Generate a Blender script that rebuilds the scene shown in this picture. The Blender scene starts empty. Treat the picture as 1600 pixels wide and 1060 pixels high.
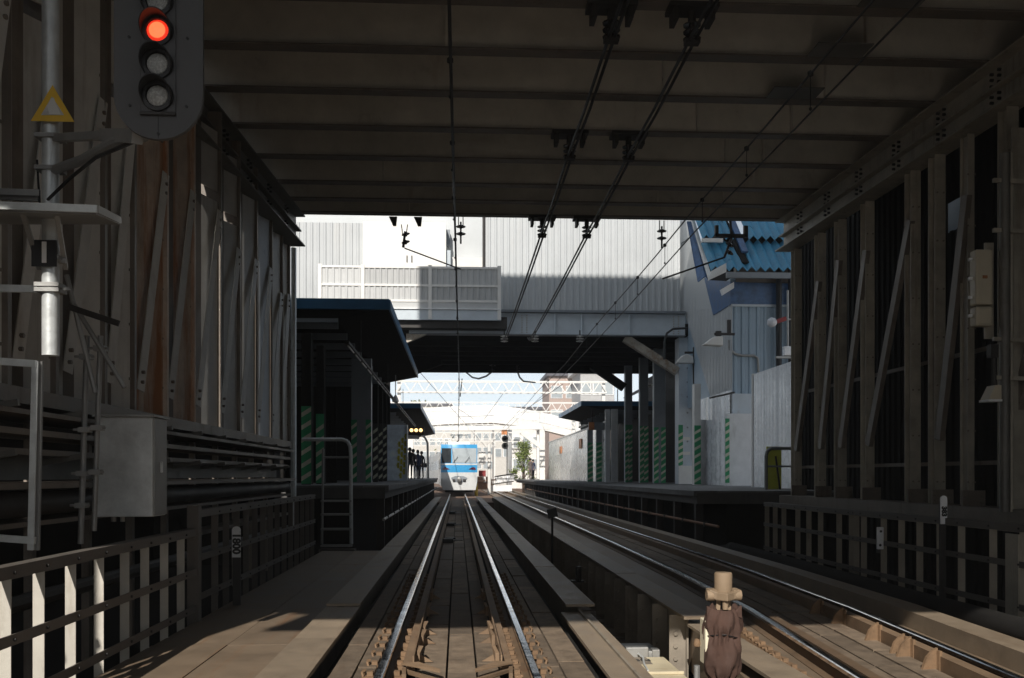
import bpy, bmesh, math, random
from math import radians, sin, cos, pi, atan, tan
from mathutils import Vector, Matrix
random.seed(7)
R = radians
sc = bpy.context.scene
COL = sc.collection

# ------------------------------------------------------------------ camera, light, exposure
EYE = 1.40
YAW = atan(85 / 1500)
cam_d = bpy.data.cameras.new('camera')
cam_d.sensor_width = 36.0
cam_d.lens = 36.0 * 1500 / 1600
cam_d.shift_y = 213 / 1600
cam_d.clip_start = 0.1
cam_d.clip_end = 3000
cam = bpy.data.objects.new('camera', cam_d)
cam.location = (0, 0, EYE)
cam.rotation_euler = (R(90), 0, -YAW)
COL.objects.link(cam)
sc.camera = cam

SUN_EL = 34.5
SUN_AZ = 13.3            # the light travels forward and this many degrees to the right
w = bpy.data.worlds.new('World')
sc.world = w
w.use_nodes = True
nt = w.node_tree
bg = nt.nodes['Background']
sky = nt.nodes.new('ShaderNodeTexSky')
sky.sky_type = 'NISHITA'
sky.sun_disc = False
sky.sun_elevation = R(SUN_EL)
sky.sun_rotation = R(180 + SUN_AZ)
sky.dust_density = 1.5
sky.air_density = 1.0
tcw = nt.nodes.new('ShaderNodeTexCoord'); cn = nt.nodes.new('ShaderNodeTexNoise'); cn.inputs['Scale'].default_value = 2.2; cn.inputs['Detail'].default_value = 6
nt.links.new(tcw.outputs['Generated'], cn.inputs['Vector'])
cr = nt.nodes.new('ShaderNodeMapRange'); cr.inputs[1].default_value = .35; cr.inputs[2].default_value = .65; cr.inputs[3].default_value = .62; cr.inputs[4].default_value = .85
nt.links.new(cn.outputs[0], cr.inputs[0])
veil = nt.nodes.new('ShaderNodeMix'); veil.data_type = 'RGBA'; # thin bright cloud over the whole sky, paler towards the horizon
sx_ = nt.nodes.new('ShaderNodeSeparateXYZ'); nt.links.new(tcw.outputs['Generated'], sx_.inputs[0])
hz = nt.nodes.new('ShaderNodeMapRange'); hz.inputs[1].default_value = 0.0; hz.inputs[2].default_value = .26; hz.inputs[3].default_value = 3.1; hz.inputs[4].default_value = .80
nt.links.new(sx_.outputs[2], hz.inputs[0])
vc = nt.nodes.new('ShaderNodeVectorMath'); vc.operation = 'SCALE'; vc.inputs[0].default_value = (5.1, 5.6, 6.1); nt.links.new(hz.outputs[0], vc.inputs['Scale'])
nt.links.new(vc.outputs[0], veil.inputs[7])
nt.links.new(cr.outputs[0], veil.inputs[0]); nt.links.new(sky.outputs[0], veil.inputs[6]); nt.links.new(veil.outputs[2], bg.inputs[0])
bg.inputs[1].default_value = 0.1
sd = bpy.data.lights.new('sun', 'SUN')
sd.energy = 5.0
sd.angle = R(0.53)
sd.color = (1.0, 0.94, 0.86)
so = bpy.data.objects.new('sun', sd)
so.rotation_euler = Vector((sin(R(SUN_AZ)) * cos(R(SUN_EL)), cos(R(SUN_AZ)) * cos(R(SUN_EL)), -sin(R(SUN_EL)))).to_track_quat('-Z', 'Y').to_euler()
so.location = (-20, -60, 60)
COL.objects.link(so)
vs = sc.view_settings
vs.view_transform = 'Standard'
vs.look = 'None'
vs.exposure = 0.0
vs.gamma = 1.0
vs.use_curve_mapping = False
cy = sc.cycles
cy.use_denoising = True
cy.caustics_reflective = True
cy.blur_glossy = 0.3
cy.max_bounces = 8
cy.diffuse_bounces = 4
cy.sample_clamp_indirect = 0.0

# ------------------------------------------------------------------ helpers
_r = Vector((cos(YAW), -sin(YAW), 0)); _f = Vector((sin(YAW), cos(YAW), 0)); _u = Vector((0, 0, 1))
def _ray(x, y): return _r * ((x - 800) / 1500) + _f + _u * ((743 - y) / 1500)
def at(x, y, Y):                      # point seen at photo pixel x, y that lies Y metres down the track
    d = _ray(x, y); t = Y / d.y
    return Vector((0, 0, EYE)) + d * t

class MB:
    def __init__(s): s.v = []; s.f = []
    def add(s, vs_, fs):
        o = len(s.v); s.v += [Vector(p) for p in vs_]; s.f += [tuple(i + o for i in f) for f in fs]; return s
    def box(s, x0, x1, y0, y1, z0, z1):
        return s.add([(x0,y0,z0),(x1,y0,z0),(x1,y1,z0),(x0,y1,z0),(x0,y0,z1),(x1,y0,z1),(x1,y1,z1),(x0,y1,z1)],
            [(0,3,2,1),(4,5,6,7),(0,1,5,4),(1,2,6,5),(2,3,7,6),(3,0,4,7)])
    def bar(s, p, q, wd, ht, up=(0,0,1)):
        p = Vector(p); q = Vector(q); d = (q - p).normalized(); up = Vector(up)
        if abs(d.dot(up)) > .99: up = Vector((0,1,0))
        x = d.cross(up).normalized() * (wd / 2); z = x.cross(d).normalized() * (ht / 2)
        c = [-x - z, x - z, x + z, -x + z]
        return s.add([p + k for k in c] + [q + k for k in c], [(0,1,2,3),(7,6,5,4),(0,4,5,1),(1,5,6,2),(2,6,7,3),(3,7,4,0)])
    def tube(s, p, q, r, n=8, r2=None, caps=True):
        p = Vector(p); q = Vector(q); r2 = r if r2 is None else r2
        d = (q - p).normalized(); a = Vector((0,0,1)) if abs(d.z) < .9 else Vector((1,0,0))
        x = d.cross(a).normalized(); y = d.cross(x)
        vs_ = []
        for c, rr in ((p, r), (q, r2)):
            for i in range(n):
                t = 2 * pi * i / n; vs_.append(c + x * (cos(t) * rr) + y * (sin(t) * rr))
        fs = [(i, i + n, (i + 1) % n + n, (i + 1) % n) for i in range(n)]
        if caps: fs += [tuple(range(n)), tuple(reversed(range(n, 2 * n)))]
        return s.add(vs_, fs)
    def path(s, pts, r, n=6):
        for a, b in zip(pts[:-1], pts[1:]): s.tube(a, b, r, n)
        return s
    def prism(s, poly, vec):
        poly = [Vector(p) for p in poly]; vec = Vector(vec); n = len(poly)
        return s.add(poly + [p + vec for p in poly],
            [tuple(range(n)), tuple(reversed(range(n, 2 * n)))] + [(i, i + n, (i + 1) % n + n, (i + 1) % n) for i in range(n)])
    def lathe(s, prof, c, n=16, axis='Z', rot=None):
        c = Vector(c); vs_ = []
        for (r, h) in prof:
            for i in range(n):
                t = 2 * pi * i / n
                p = Vector((cos(t) * r, sin(t) * r, h))
                if axis == 'Y': p = Vector((p.x, p.z, p.y))
                if axis == 'X': p = Vector((p.z, p.x, p.y))
                if rot is not None: p = rot @ p
                vs_.append(c + p)
        fs = []
        for k in range(len(prof) - 1):
            for i in range(n):
                j = (i + 1) % n
                fs.append((k * n + i, k * n + j, (k + 1) * n + j, (k + 1) * n + i))
        if prof[0][0] > 1e-5: fs.append(tuple(reversed(range(n))))
        if prof[-1][0] > 1e-5: fs.append(tuple(range((len(prof) - 1) * n, len(prof) * n)))
        return s.add(vs_, fs)
    def corr(s, p, q, z0, z1, nrm, pitch=.2, depth=.03, th=.02):  # ribbed sheet standing from p to q (xy), ribs towards nrm
        p = Vector((p[0], p[1], 0)); q = Vector((q[0], q[1], 0)); L = (q - p).length; d = (q - p) / L; nv = Vector((nrm[0], nrm[1], 0)).normalized()
        n = max(1, round(L / pitch)); pt = L / n; prof = [(0, 0)]
        for i in range(n):
            b = i * pt; prof += [(b + .50 * pt, 0), (b + .62 * pt, depth), (b + .88 * pt, depth), (b + pt, 0)]
        k = len(prof); vs_ = []
        for z in (z0, z1):
            for (a, h) in prof: vs_.append(p + d * a + nv * h + Vector((0,0,z)))
        fs = [(i, i + 1, i + 1 + k, i + k) for i in range(k - 1)]
        o = len(vs_)
        for z in (z0, z1):
            vs_ += [p - nv * th + Vector((0,0,z)), q - nv * th + Vector((0,0,z))]
        fs += [(o + 1, o, o + 2, o + 3), (0, k, o + 2, o), (k - 1, o + 1, o + 3, 2 * k - 1)]
        return s.add(vs_, fs)
    def mesh(s, name, m, smooth=False, org=Vector((0,0,0))):
        me = bpy.data.meshes.new(name)
        me.from_pydata([tuple(v - org) for v in s.v], [], s.f)
        bm = bmesh.new(); bm.from_mesh(me); bmesh.ops.recalc_face_normals(bm, faces=bm.faces[:]); bm.to_mesh(me); bm.free()
        if smooth:
            me.shade_smooth(); me.set_sharp_from_angle(angle=R(35))
        if m: me.materials.append(m)
        return me
    def build(s, name, m, parent=None, smooth=False, bevel=0, org=None):
        o_ = worldloc(parent) if parent else (Vector(org) if org is not None else Vector((0,0,0)))
        ob = bpy.data.objects.new(name, s.mesh(name, m, smooth, o_))
        COL.objects.link(ob)
        if parent: ob.parent = parent
        else: ob.location = o_
        if bevel:
            bv = ob.modifiers.new('bevel', 'BEVEL'); bv.width = bevel; bv.segments = 2; bv.limit_method = 'ANGLE'
        return ob

def worldloc(o):
    v = Vector((0,0,0))
    while o is not None: v = v + o.location; o = o.parent
    return v
def tag(o, label, cat, group=None):
    o['label'] = label; o['category'] = cat
    if group: o['group'] = group
    return o
def thing(name, label, cat, loc, group=None):
    o = bpy.data.objects.new(name, None); o.empty_display_size = .2; o.location = loc; COL.objects.link(o)
    return tag(o, label, cat, group)
def struct(o): o['kind'] = 'structure'; return o
def stuff(o): o['kind'] = 'stuff'; return o
def inst(name, me, parent, loc=(0,0,0), rot=None):
    o = bpy.data.objects.new(name, me); COL.objects.link(o); o.location = loc
    if rot is not None: o.rotation_euler = rot
    if parent: o.parent = parent
    return o
def copy_tree(o, loc=None, parent=None, label=None):
    c = o.copy(); COL.objects.link(c); c.parent = parent
    if loc is not None: c.location = loc
    if label: c['label'] = label
    for ch in list(o.children): copy_tree(ch, None, c)
    return c
def text(name, body, size, m, parent, loc, rot, ext=.002, bold=0.0):
    cu = bpy.data.curves.new(name, 'FONT'); cu.body = body; cu.size = size; cu.extrude = ext; cu.offset = bold
    cu.align_x = 'CENTER'; cu.align_y = 'CENTER'; cu.resolution_u = 3
    tmp = bpy.data.objects.new('tmp', cu); me = bpy.data.meshes.new_from_object(tmp); bpy.data.objects.remove(tmp)
    me.materials.clear(); me.materials.append(m)
    return inst(name, me, parent, Vector(loc) - worldloc(parent), rot)

# ------------------------------------------------------------------ materials
def mat(name, col, rough=.6, metal=0., var=.25, scale=2.5, stain=None, samt=.5, sscale=(5,5,.5), sthr=.55, bump=.15, bscale=30, emit=None, obj_var=.12, spec=.5):
    m = bpy.data.materials.new(name); m.use_nodes = True; n = m.node_tree.nodes; l = m.node_tree.links
    b = n['Principled BSDF']
    b.inputs['Metallic'].default_value = metal
    b.inputs['Specular IOR Level'].default_value = spec
    tc = n.new('ShaderNodeTexCoord')
    oi = n.new('ShaderNodeObjectInfo')
    ad = n.new('ShaderNodeVectorMath'); ad.operation = 'MULTIPLY_ADD'
    cx = n.new('ShaderNodeCombineXYZ')
    for i in range(3): l.new(oi.outputs['Random'], cx.inputs[i])
    l.new(cx.outputs[0], ad.inputs[0]); ad.inputs[1].default_value = (37, 53, 71); l.new(tc.outputs['Object'], ad.inputs[2])
    nz = n.new('ShaderNodeTexNoise'); nz.inputs['Scale'].default_value = scale; nz.inputs['Detail'].default_value = 7; nz.inputs['Roughness'].default_value = .65
    l.new(ad.outputs[0], nz.inputs['Vector'])
    rp = n.new('ShaderNodeMapRange'); rp.inputs[1].default_value = .3; rp.inputs[2].default_value = .7
    rp.inputs[3].default_value = 1 - var; rp.inputs[4].default_value = 1 + var
    l.new(nz.outputs[0], rp.inputs[0])
    rv = n.new('ShaderNodeMapRange'); rv.inputs[3].default_value = 1 - obj_var; rv.inputs[4].default_value = 1 + obj_var
    l.new(oi.outputs['Random'], rv.inputs[0])
    mu = n.new('ShaderNodeMath'); mu.operation = 'MULTIPLY'; l.new(rp.outputs[0], mu.inputs[0]); l.new(rv.outputs[0], mu.inputs[1])
    sc_ = n.new('ShaderNodeVectorMath'); sc_.operation = 'SCALE'; sc_.inputs[0].default_value = col; l.new(mu.outputs[0], sc_.inputs['Scale'])
    out = sc_.outputs[0]
    if stain:
        mp = n.new('ShaderNodeMapping'); mp.inputs['Scale'].default_value = sscale; l.new(ad.outputs[0], mp.inputs[0])
        n2 = n.new('ShaderNodeTexNoise'); n2.inputs['Scale'].default_value = 1.0; n2.inputs['Detail'].default_value = 6; n2.inputs['Roughness'].default_value = .7; l.new(mp.outputs[0], n2.inputs['Vector'])
        r2 = n.new('ShaderNodeMapRange'); r2.inputs[1].default_value = sthr; r2.inputs[2].default_value = sthr + .16; r2.inputs[4].default_value = samt; l.new(n2.outputs[0], r2.inputs[0])
        mx = n.new('ShaderNodeMix'); mx.data_type = 'RGBA'; l.new(r2.outputs[0], mx.inputs[0]); l.new(out, mx.inputs[6]); mx.inputs[7].default_value = (*stain, 1)
        out = mx.outputs[2]
    l.new(out, b.inputs['Base Color'])
    rr = n.new('ShaderNodeMapRange'); rr.inputs[1].default_value = .3; rr.inputs[2].default_value = .7; rr.inputs[3].default_value = max(.02, rough - .1); rr.inputs[4].default_value = min(1, rough + .1)
    l.new(nz.outputs[0], rr.inputs[0]); l.new(rr.outputs[0], b.inputs['Roughness'])
    if bump:
        n3 = n.new('ShaderNodeTexNoise'); n3.inputs['Scale'].default_value = bscale; n3.inputs['Detail'].default_value = 4; l.new(tc.outputs['Object'], n3.inputs['Vector'])
        bp = n.new('ShaderNodeBump'); bp.inputs['Strength'].default_value = bump; bp.inputs['Distance'].default_value = .01; l.new(n3.outputs[0], bp.inputs['Height']); l.new(bp.outputs[0], b.inputs['Normal'])
    if emit:
        b.inputs['Emission Color'].default_value = (*emit[0], 1); b.inputs['Emission Strength'].default_value = emit[1]
    return m

RUST = (.16, .065, .025)
M = dict(
 beam=mat('beam_paint', (0.700,0.660,0.580), .35, var=.14, scale=1.6, stain=(.36,.23,.14), samt=.55, sscale=(1.2,1.2,.35), sthr=.6, bump=.05),
 slab=mat('deck_slab', (.16,.145,.12), .9),
 girder=mat('girder_paint', (0.150,0.143,0.128), .5, stain=(.06,.035,.025), samt=.6, sscale=(2,.8,2)),
 wall=mat('wall_sheet_paint', (0.600,0.580,0.540), .4, var=.12, stain=(.24,.18,.13), samt=.55, sscale=(3,3,.25), sthr=.56, bump=.06),
 wallblue=mat('wall_sheet_bluish', (0.580,0.610,0.650), .36, var=.12, stain=(.26,.22,.18), samt=.4, sscale=(3,3,.25), sthr=.58, bump=.06),
 wallrust=mat('wall_sheet_rusty', (0.550,0.450,0.360), .55, stain=(.36,.14,.045), samt=.95, sscale=(2.5,2.5,.3), sthr=.45, bump=.2),
 walllight=mat('brace_paint', (0.640,0.620,0.580), .4, var=.12, stain=(.25,.19,.14), samt=.4, sscale=(3,3,.4)),
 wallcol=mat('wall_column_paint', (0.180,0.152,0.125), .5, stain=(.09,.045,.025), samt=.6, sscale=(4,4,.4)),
 colbeige=mat('column_beige_paint', (0.420,0.385,0.315), .5, stain=(.11,.06,.035), samt=.6, sscale=(4,4,.3)),
 dark=mat('dark_steel', (.035,.032,.03), .6),
 black=mat('black_rubber', (.012,.012,.013), .5),
 nearblack=mat('near_black_surface', (.022,.021,.02), .95, spec=.1),  # one near-black matte tone for floors, screens and undersides
 galv=mat('galvanised_steel', (.68,.71,.71), .42, .35, var=.16, scale=6, stain=(.5,.5,.49), samt=.5, sscale=(4,4,4)),
 galvd=mat('weathered_galvanised', (0.340,0.340,0.330), .5, .5, var=.2),
 plank=mat('deck_plank', (0.172,0.130,0.091), .85, var=.35, scale=6, stain=(.12,.08,.05), samt=.75, sscale=(4,1.2,4), sthr=.52, bump=.45, bscale=60, obj_var=.28),
 plate=mat('dusty_steel_plate', (0.207,0.154,0.105), .6, var=.22, scale=2, stain=(.20,.095,.04), samt=.7, sscale=(5,.35,5), sthr=.56, bump=.12),
 flange=mat('girder_flange_dusty', (0.257,0.202,0.144), .55, var=.2, scale=3, stain=(.14,.09,.055), samt=.5, sscale=(4,.6,4), bump=.15),
 web=mat('girder_web_dusty', (0.260,0.225,0.180), .7, stain=(.08,.05,.03), samt=.6),
 railhead=mat('polished_rail_steel', (.62,.63,.65), .16, 1., var=.06, scale=8, bump=0, obj_var=0),
 railweb=mat('rusty_rail_steel', (.13,.085,.05), .75, var=.3, stain=RUST, samt=.5, bump=.3),
 clip=mat('rusty_fastener', (0.204,0.128,0.072), .8, var=.3, scale=9, stain=(.15,.08,.04), samt=.7, sscale=(9,9,9), bump=.3),
 guard=mat('guard_angle_steel', (0.214,0.143,0.087), .75, var=.25, stain=(.13,.065,.03), samt=.6, sscale=(5,1,5)),
 fence=mat('fence_galvanised_dusty', (.36,.32,.26), .6, var=.15, stain=(.2,.15,.1), samt=.5, sscale=(8,8,2)),
 fencesun=mat('fence_post_sunlit_tone', (0.510,0.484,0.425), .5, var=.1, stain=(.3,.25,.19), samt=.5, sscale=(8,8,2)),  # paler than the other fence tones: sunlight is put into the post colour
 fencer=mat('fence_dark_paint', (.13,.115,.10), .55, var=.2),
 white=mat('white_paint', (.76,.75,.72), .5, var=.06, bump=.03, obj_var=.03),
 whited=mat('dirty_white_paint', (0.820,0.830,0.840), .5, var=.1, stain=(.35,.33,.30), samt=.5, sscale=(3,3,.5)),
 siding=mat('pale_siding', (0.500,0.525,0.540), .45, var=.05, scale=.7, stain=(.56,.55,.52), samt=.3, sscale=(1.2,1.2,.2), bump=.0),
 sidingblue=mat('blue_grey_siding', (0.320,0.420,0.510), .45, var=.08, scale=.8, bump=.0),
 paneltan=mat('cream_panel', (0.480,0.490,0.490), .5, var=.06, bump=0),
 paleblue=mat('pale_blue_girder', (0.520,0.580,0.630), .5, var=.08, stain=(.30,.19,.11), samt=.5, sscale=(3,3,2), sthr=.62),
 strut=mat('pale_strut_rusty', (.42,.38,.32), .6, stain=(.22,.11,.05), samt=.8, sscale=(3,3,3), sthr=.5),
 greycol=mat('grey_column_paint', (0.220,0.245,0.270), .5, var=.1),
 bluefascia=mat('blue_fascia_paint', (0.030,0.150,0.300), .4, var=.15, bump=.02),
 blueroof=mat('blue_corrugated_roof', (0.070,0.290,0.460), .35, var=.2, scale=1.2, bump=.02, stain=(.05,.09,.13), samt=.5, sscale=(1,.3,.3)),
 tarp=mat('blue_tarpaulin', (0.055,0.120,0.250), .4, var=.4, scale=4, bump=.6, bscale=6),
 green=mat('hazard_green', (0.020,0.300,0.120), .5, var=.1, bump=0),
 cream=mat('hazard_cream', (.60,.60,.48), .5, var=.1, bump=0),
 hblack=mat('hazard_black', (.02,.022,.02), .5, bump=0),
 yellow=mat('warning_yellow', (0.920,0.570,0.040), .45, var=.08, bump=0),
 scratch=mat('worn_sign_film', (0.680,0.660,0.630), .4, var=.3, scale=12, bump=0),
 olive=mat('yellow_green_board', (0.740,0.750,0.100), .5, var=.08),
 gloss=mat('glossy_white_sheet', (.86,.88,.90), .28, var=.05, bump=.5, bscale=1.6, spec=.45),
 hoard=mat('silver_hoarding', (.85,.84,.82), .3, .5, var=.08, bump=.0, stain=(.66,.62,.57), samt=.5, sscale=(2,2,.4)),
 lens=mat('unlit_signal_lens', (.42,.42,.40), .25, var=.35, scale=90, bump=.6, bscale=140),
 sigboard=mat('signal_board_grey', (.085,.085,.087), .55, var=.1),
 redlamp=mat('lit_red_lens', (.5,.03,.01), .3, var=.1, bump=.3, bscale=140, emit=((1,.04,.015), .9)),
 redcore=mat('lit_red_lens_core', (.6,.1,.03), .3, bump=.3, bscale=140, emit=((1,.17,.06), 1.5)),
 amber=mat('amber_lamp', (.5,.3,.1), .3, emit=((1,.62,.25), 3.0)),
 trainwhite=mat('train_white_paint', (.62,.64,.64), .25, var=.03, bump=0, obj_var=0),
 trainblue=mat('train_blue_paint', (.05,.32,.62), .25, var=.03, bump=0, obj_var=0),
 trainsteel=mat('train_stainless', (.52,.50,.47), .35, .6, var=.08, bump=0),
 glass=mat('sky_toned_glass', (.36,.40,.42), .06, var=.1, bump=0, spec=.9),  # reflected sky is put into this pale glass colour
 glassd=mat('dark_glass', (.03,.035,.04), .06, bump=0, spec=.9),
 tail=mat('dark_red_lens', (.10,.02,.04), .15, bump=0),
 insul=mat('insulator_porcelain', (.03,.022,.02), .25, bump=0),
 insulw=mat('white_porcelain', (.55,.55,.53), .25, bump=0),
 beige=mat('beige_box_plastic', (.56,.50,.38), .45, var=.08, bump=.02),
 cloth=mat('brown_tarp_cloth', (0.068,0.036,0.026), .85, var=.2, scale=6, bump=.5, bscale=25),
 dustmetal=mat('dust_covered_metal', (0.270,0.195,0.125), .7, var=.12, bump=.1),
 creamlit=mat('cream_metal_box', (.68,.60,.42), .6, var=.15, stain=(.45,.34,.2), samt=.5, sscale=(6,6,6)),
 creamplain=mat('cream_box_paint', (.80,.74,.56), .55, var=.05, bump=.03),
 copper=mat('wire_steel', (.02,.02,.02), .5, bump=0),
 ground=mat('ground_dirt', (.20,.17,.14), .95, scale=.6, bump=.5, bscale=6),
 bed=mat('brown_trackbed', (.17,.105,.07), .95, scale=2, var=.35, bump=.8, bscale=14),
 conc=mat('grey_concrete', (.10,.098,.094), .9, scale=1.2, stain=(.06,.055,.05), samt=.5, sscale=(2,2,.6), bump=.2),
 platf=mat('platform_surface', (.16,.16,.158), .85, scale=2),
 brownhouse=mat('brown_house_wall', (0.460,0.360,0.320), .8, var=.08),
 greyhouse=mat('grey_house_wall', (.46,.46,.46), .8, var=.08),
 palehouse=mat('pale_apartment_wall', (.60,.58,.54), .8, var=.06),
 rooft=mat('dark_roof_tiles', (.10,.10,.115), .7, var=.15),
 bark=mat('tree_bark', (.10,.07,.05), .9),
 leaf=mat('green_leaves', (0.140,0.180,0.040), .6, var=.5, scale=4, bump=0),
 leafp=mat('pale_hill_leaves', (0.200,0.220,0.100), .7, var=.4, scale=2, bump=0),
 timber=mat('brown_timber', (.28,.16,.10), .85, var=.3, scale=4),
 yellowpost=mat('yellow_post', (.70,.50,.06), .5),
 skin=mat('skin', (.42,.27,.19), .6, bump=0), hair=mat('black_hair', (.015,.012,.01), .6),
 coatd=mat('dark_coat', (.03,.03,.035), .85), coatg=mat('grey_brown_coat', (.11,.09,.085), .85), trou=mat('dark_trousers', (.02,.02,.03), .85), coatn=mat('navy_jacket', (.03,.04,.09), .85),
 orange=mat('orange_sign', (.62,.25,.10), .5), purple=mat('dark_red_plastic', (.25,.03,.03), .5), bag=mat('white_plastic_bag', (.62,.63,.66), .35, bump=.8, bscale=12),
 yellowpaint=mat('yellow_paint_print', (.62,.55,.05), .5, bump=0),
)

# ------------------------------------------------------------------ the track geometry
def rtx(Y):      # centre of the right-hand track at Y: it bends in towards the camera
    pts = [(-40, 1.2), (0, 2.9), (6.6, 3.36), (10, 3.64), (14, 3.78), (20, 3.84), (45, 3.86), (200, 3.86)]
    for (a, b), (c, d) in zip(pts[:-1], pts[1:]):
        if Y <= c: return b + (d - b) * (Y - a) / (c - a)
    return 3.86
YR = [-30, -10, 0, 3, 5, 6.6, 8, 10, 12, 14, 17, 20, 45, 120]

# ground and setting
struct(MB().box(-400, 400, -300, 900, -3.2, -3.0).build('ground', M['ground']))
struct(MB().box(-7, 12, 58, 240, -1.2, -.24).build('track_bed', M['bed']))
pit = MB(); pit.box(-10, 12, -14, 58, -2.2, -1.0); struct(pit.build('trackside_floor', M['nearblack']))

deck = MB().box(-1.06, 1.12, -30, 60, -.62, -.20).build('track_deck', M['nearblack']); struct(deck)
def planks(parent, cols, y0, y1, z, th, mname, xf=lambda y: 0, lmin=1.1, lmax=1.9):
    for (a, b) in cols:
        y = y0 + random.random()
        first = y0
        while first < y1:
            e = min(y1, first + random.uniform(lmin, lmax))
            dz = random.uniform(-.006, .006)
            xm0 = xf(first); xm1 = xf(e); g = .009
            mb = MB()
            mb.add([(a+g+xm0,first+g,z-th),(b-g+xm0,first+g,z-th),(b-g+xm1,e-g,z-th),(a+g+xm1,e-g,z-th),
                    (a+g+xm0,first+g,z+dz),(b-g+xm0,first+g,z+dz),(b-g+xm1,e-g,z+dz),(a+g+xm1,e-g,z+dz)],
                   [(0,3,2,1),(4,5,6,7),(0,1,5,4),(1,2,6,5),(2,3,7,6),(3,0,4,7)])
            mb.build('plank', M['plank'], parent)
            first = e
planks(deck, [(-.33,-.085),(-.085,.15),(.15,.33)], 4.6, 42, -.13, .07, 'plank')
planks(deck, [(-.99,-.80),(-.80,-.64)], 4.6, 40, -.13, .07, 'plank')
planks(deck, [(.66,.82),(.82,1.05)], 4.6, 40, -.13, .07, 'plank')
stuff(MB().box(-.99,-.64,40,60,-.199,-.13).box(-.33,.33,42,60,-.199,-.13).box(.66,1.05,40,60,-.199,-.13).box(-.99,1.05,-30,4.6,-.199,-.13).build('plank_run', M['plank'], deck))

deck2 = MB()
for a, b in zip(YR[:-1], YR[1:]):
    x0, x1 = rtx(a), rtx(b)
    deck2.prism([(x0-1.22,a,-.62),(x0+1.75,a,-.62),(x0+1.75,a,-.15),(x0-1.22,a,-.15)], (x1-x0, b-a, 0))
deck2 = struct(deck2.build('side_track_deck', M['plate']))

# walkway of steel plates left of the main track
walk = struct(MB().box(-2.86, -1.44, -20, 20.6, -.40, -.20).build('walkway', M['nearblack']))
yy = 2.0
for L in (2.6, 2.55, 1.75, 2.4, 3.0, 2.6, 3.0):
    for (a, b) in ((-2.78, -2.1), (-2.1, -1.46)):
        MB().box(a+.004, b-.004, yy+.004, yy+L-.004, -.198, -.150 + random.uniform(-.004,.003)).build('steel_plate', M['plate'], walk)
    yy += L

planks(deck2, [(-.34,-.10),(-.10,.12),(.12,.34)], 4.6, 30, -.125, .02, 'plank', rtx)
# rails
def rail(label, xf):
    ys = [y for y in YR if y <= 120]
    t = thing('rail', label, 'rail', (xf(6.6), 6.6, -.16), 'rails of the two tracks')
    prof_h = [(-.033,-.035),(.033,-.035),(.0325,-.008),(.024,-.001),(0,0),(-.024,-.001),(-.0325,-.008)]
    prof_w = [(-.064,-.153),(.064,-.153),(.064,-.142),(.010,-.125),(.008,-.045),(.030,-.036),(-.030,-.036),(-.008,-.045),(-.010,-.125),(-.064,-.142)]
    for nm, prof, m in (('rail_head', prof_h, M['railhead']), ('rail_web', prof_w, M['railweb'])):
        mb = MB(); n = len(prof); vs_ = []; fs = []
        for y in ys:
            for (a, z) in prof: vs_.append((xf(y) + a, y, z))
        for k in range(len(ys) - 1):
            for i in range(n):
                j = (i + 1) % n; fs.append((k*n+i, k*n+j, (k+1)*n+j, (k+1)*n+i))
        mb.add(vs_, fs); mb.build(nm, m, t, smooth=(nm == 'rail_head'))
    return t
rail('left polished rail of the main track leading to the train', lambda y: -.555)
rail('right polished rail of the main track leading to the train', lambda y: .555)
rail('left rail of the curving right hand track', lambda y: rtx(y) - .555)
rail('right polished rail of the curving right hand track', lambda y: rtx(y) + .555)

# rail fasteners: each clip a part of its rail's row
clipm = MB()
clipm.box(-.05,.05,-.075,.075,0,.03).box(-.015,.03,-.03,.03,.03,.062).lathe([(.018,.03),(.018,.055),(.012,.06)], (.0,0,0), 6)
clipm.path([Vector((-.04,-.06,.03)),Vector((-.05,-.05,.06)),Vector((-.03,-.01,.07)),Vector((-.05,.04,.06)),Vector((-.04,.06,.03))], .011, 5)
clip_me = clipm.mesh('rail_clip', M['clip'], True)
for lab, xo, base in (('rusty clips along the outer side of the main left rail', -.675, 0), ('rusty clips along the outer side of the main right rail', .675, pi),
                      ('rusty clips along the inner side of the main left rail', -.455, pi), ('rusty clips along the inner side of the main right rail', .455, 0)):
    t = thing('fastener_row', lab, 'rail clips', (xo, 7, -.16), 'rows of rail fasteners')
    y = 5.0
    while y < 15:
        inst('rail_clip', clip_me, t, (random.uniform(-.006,.006), y - 7, .0), (0, 0, base + random.uniform(-.1,.1))); y += .40
for lab, off, z in (('rusty clips on the left side of the right hand track', -.80, -.148), ):
    t = thing('fastener_row', lab, 'rail clips', (rtx(7) + off, 7, z), 'rows of rail fasteners')
    y = 5.6
    while y < 10.2:
        inst('rail_clip', clip_me, t, (rtx(y) + off - (rtx(7) + off), y - 7, 0), (0, 0, .15)); y += .26

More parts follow.
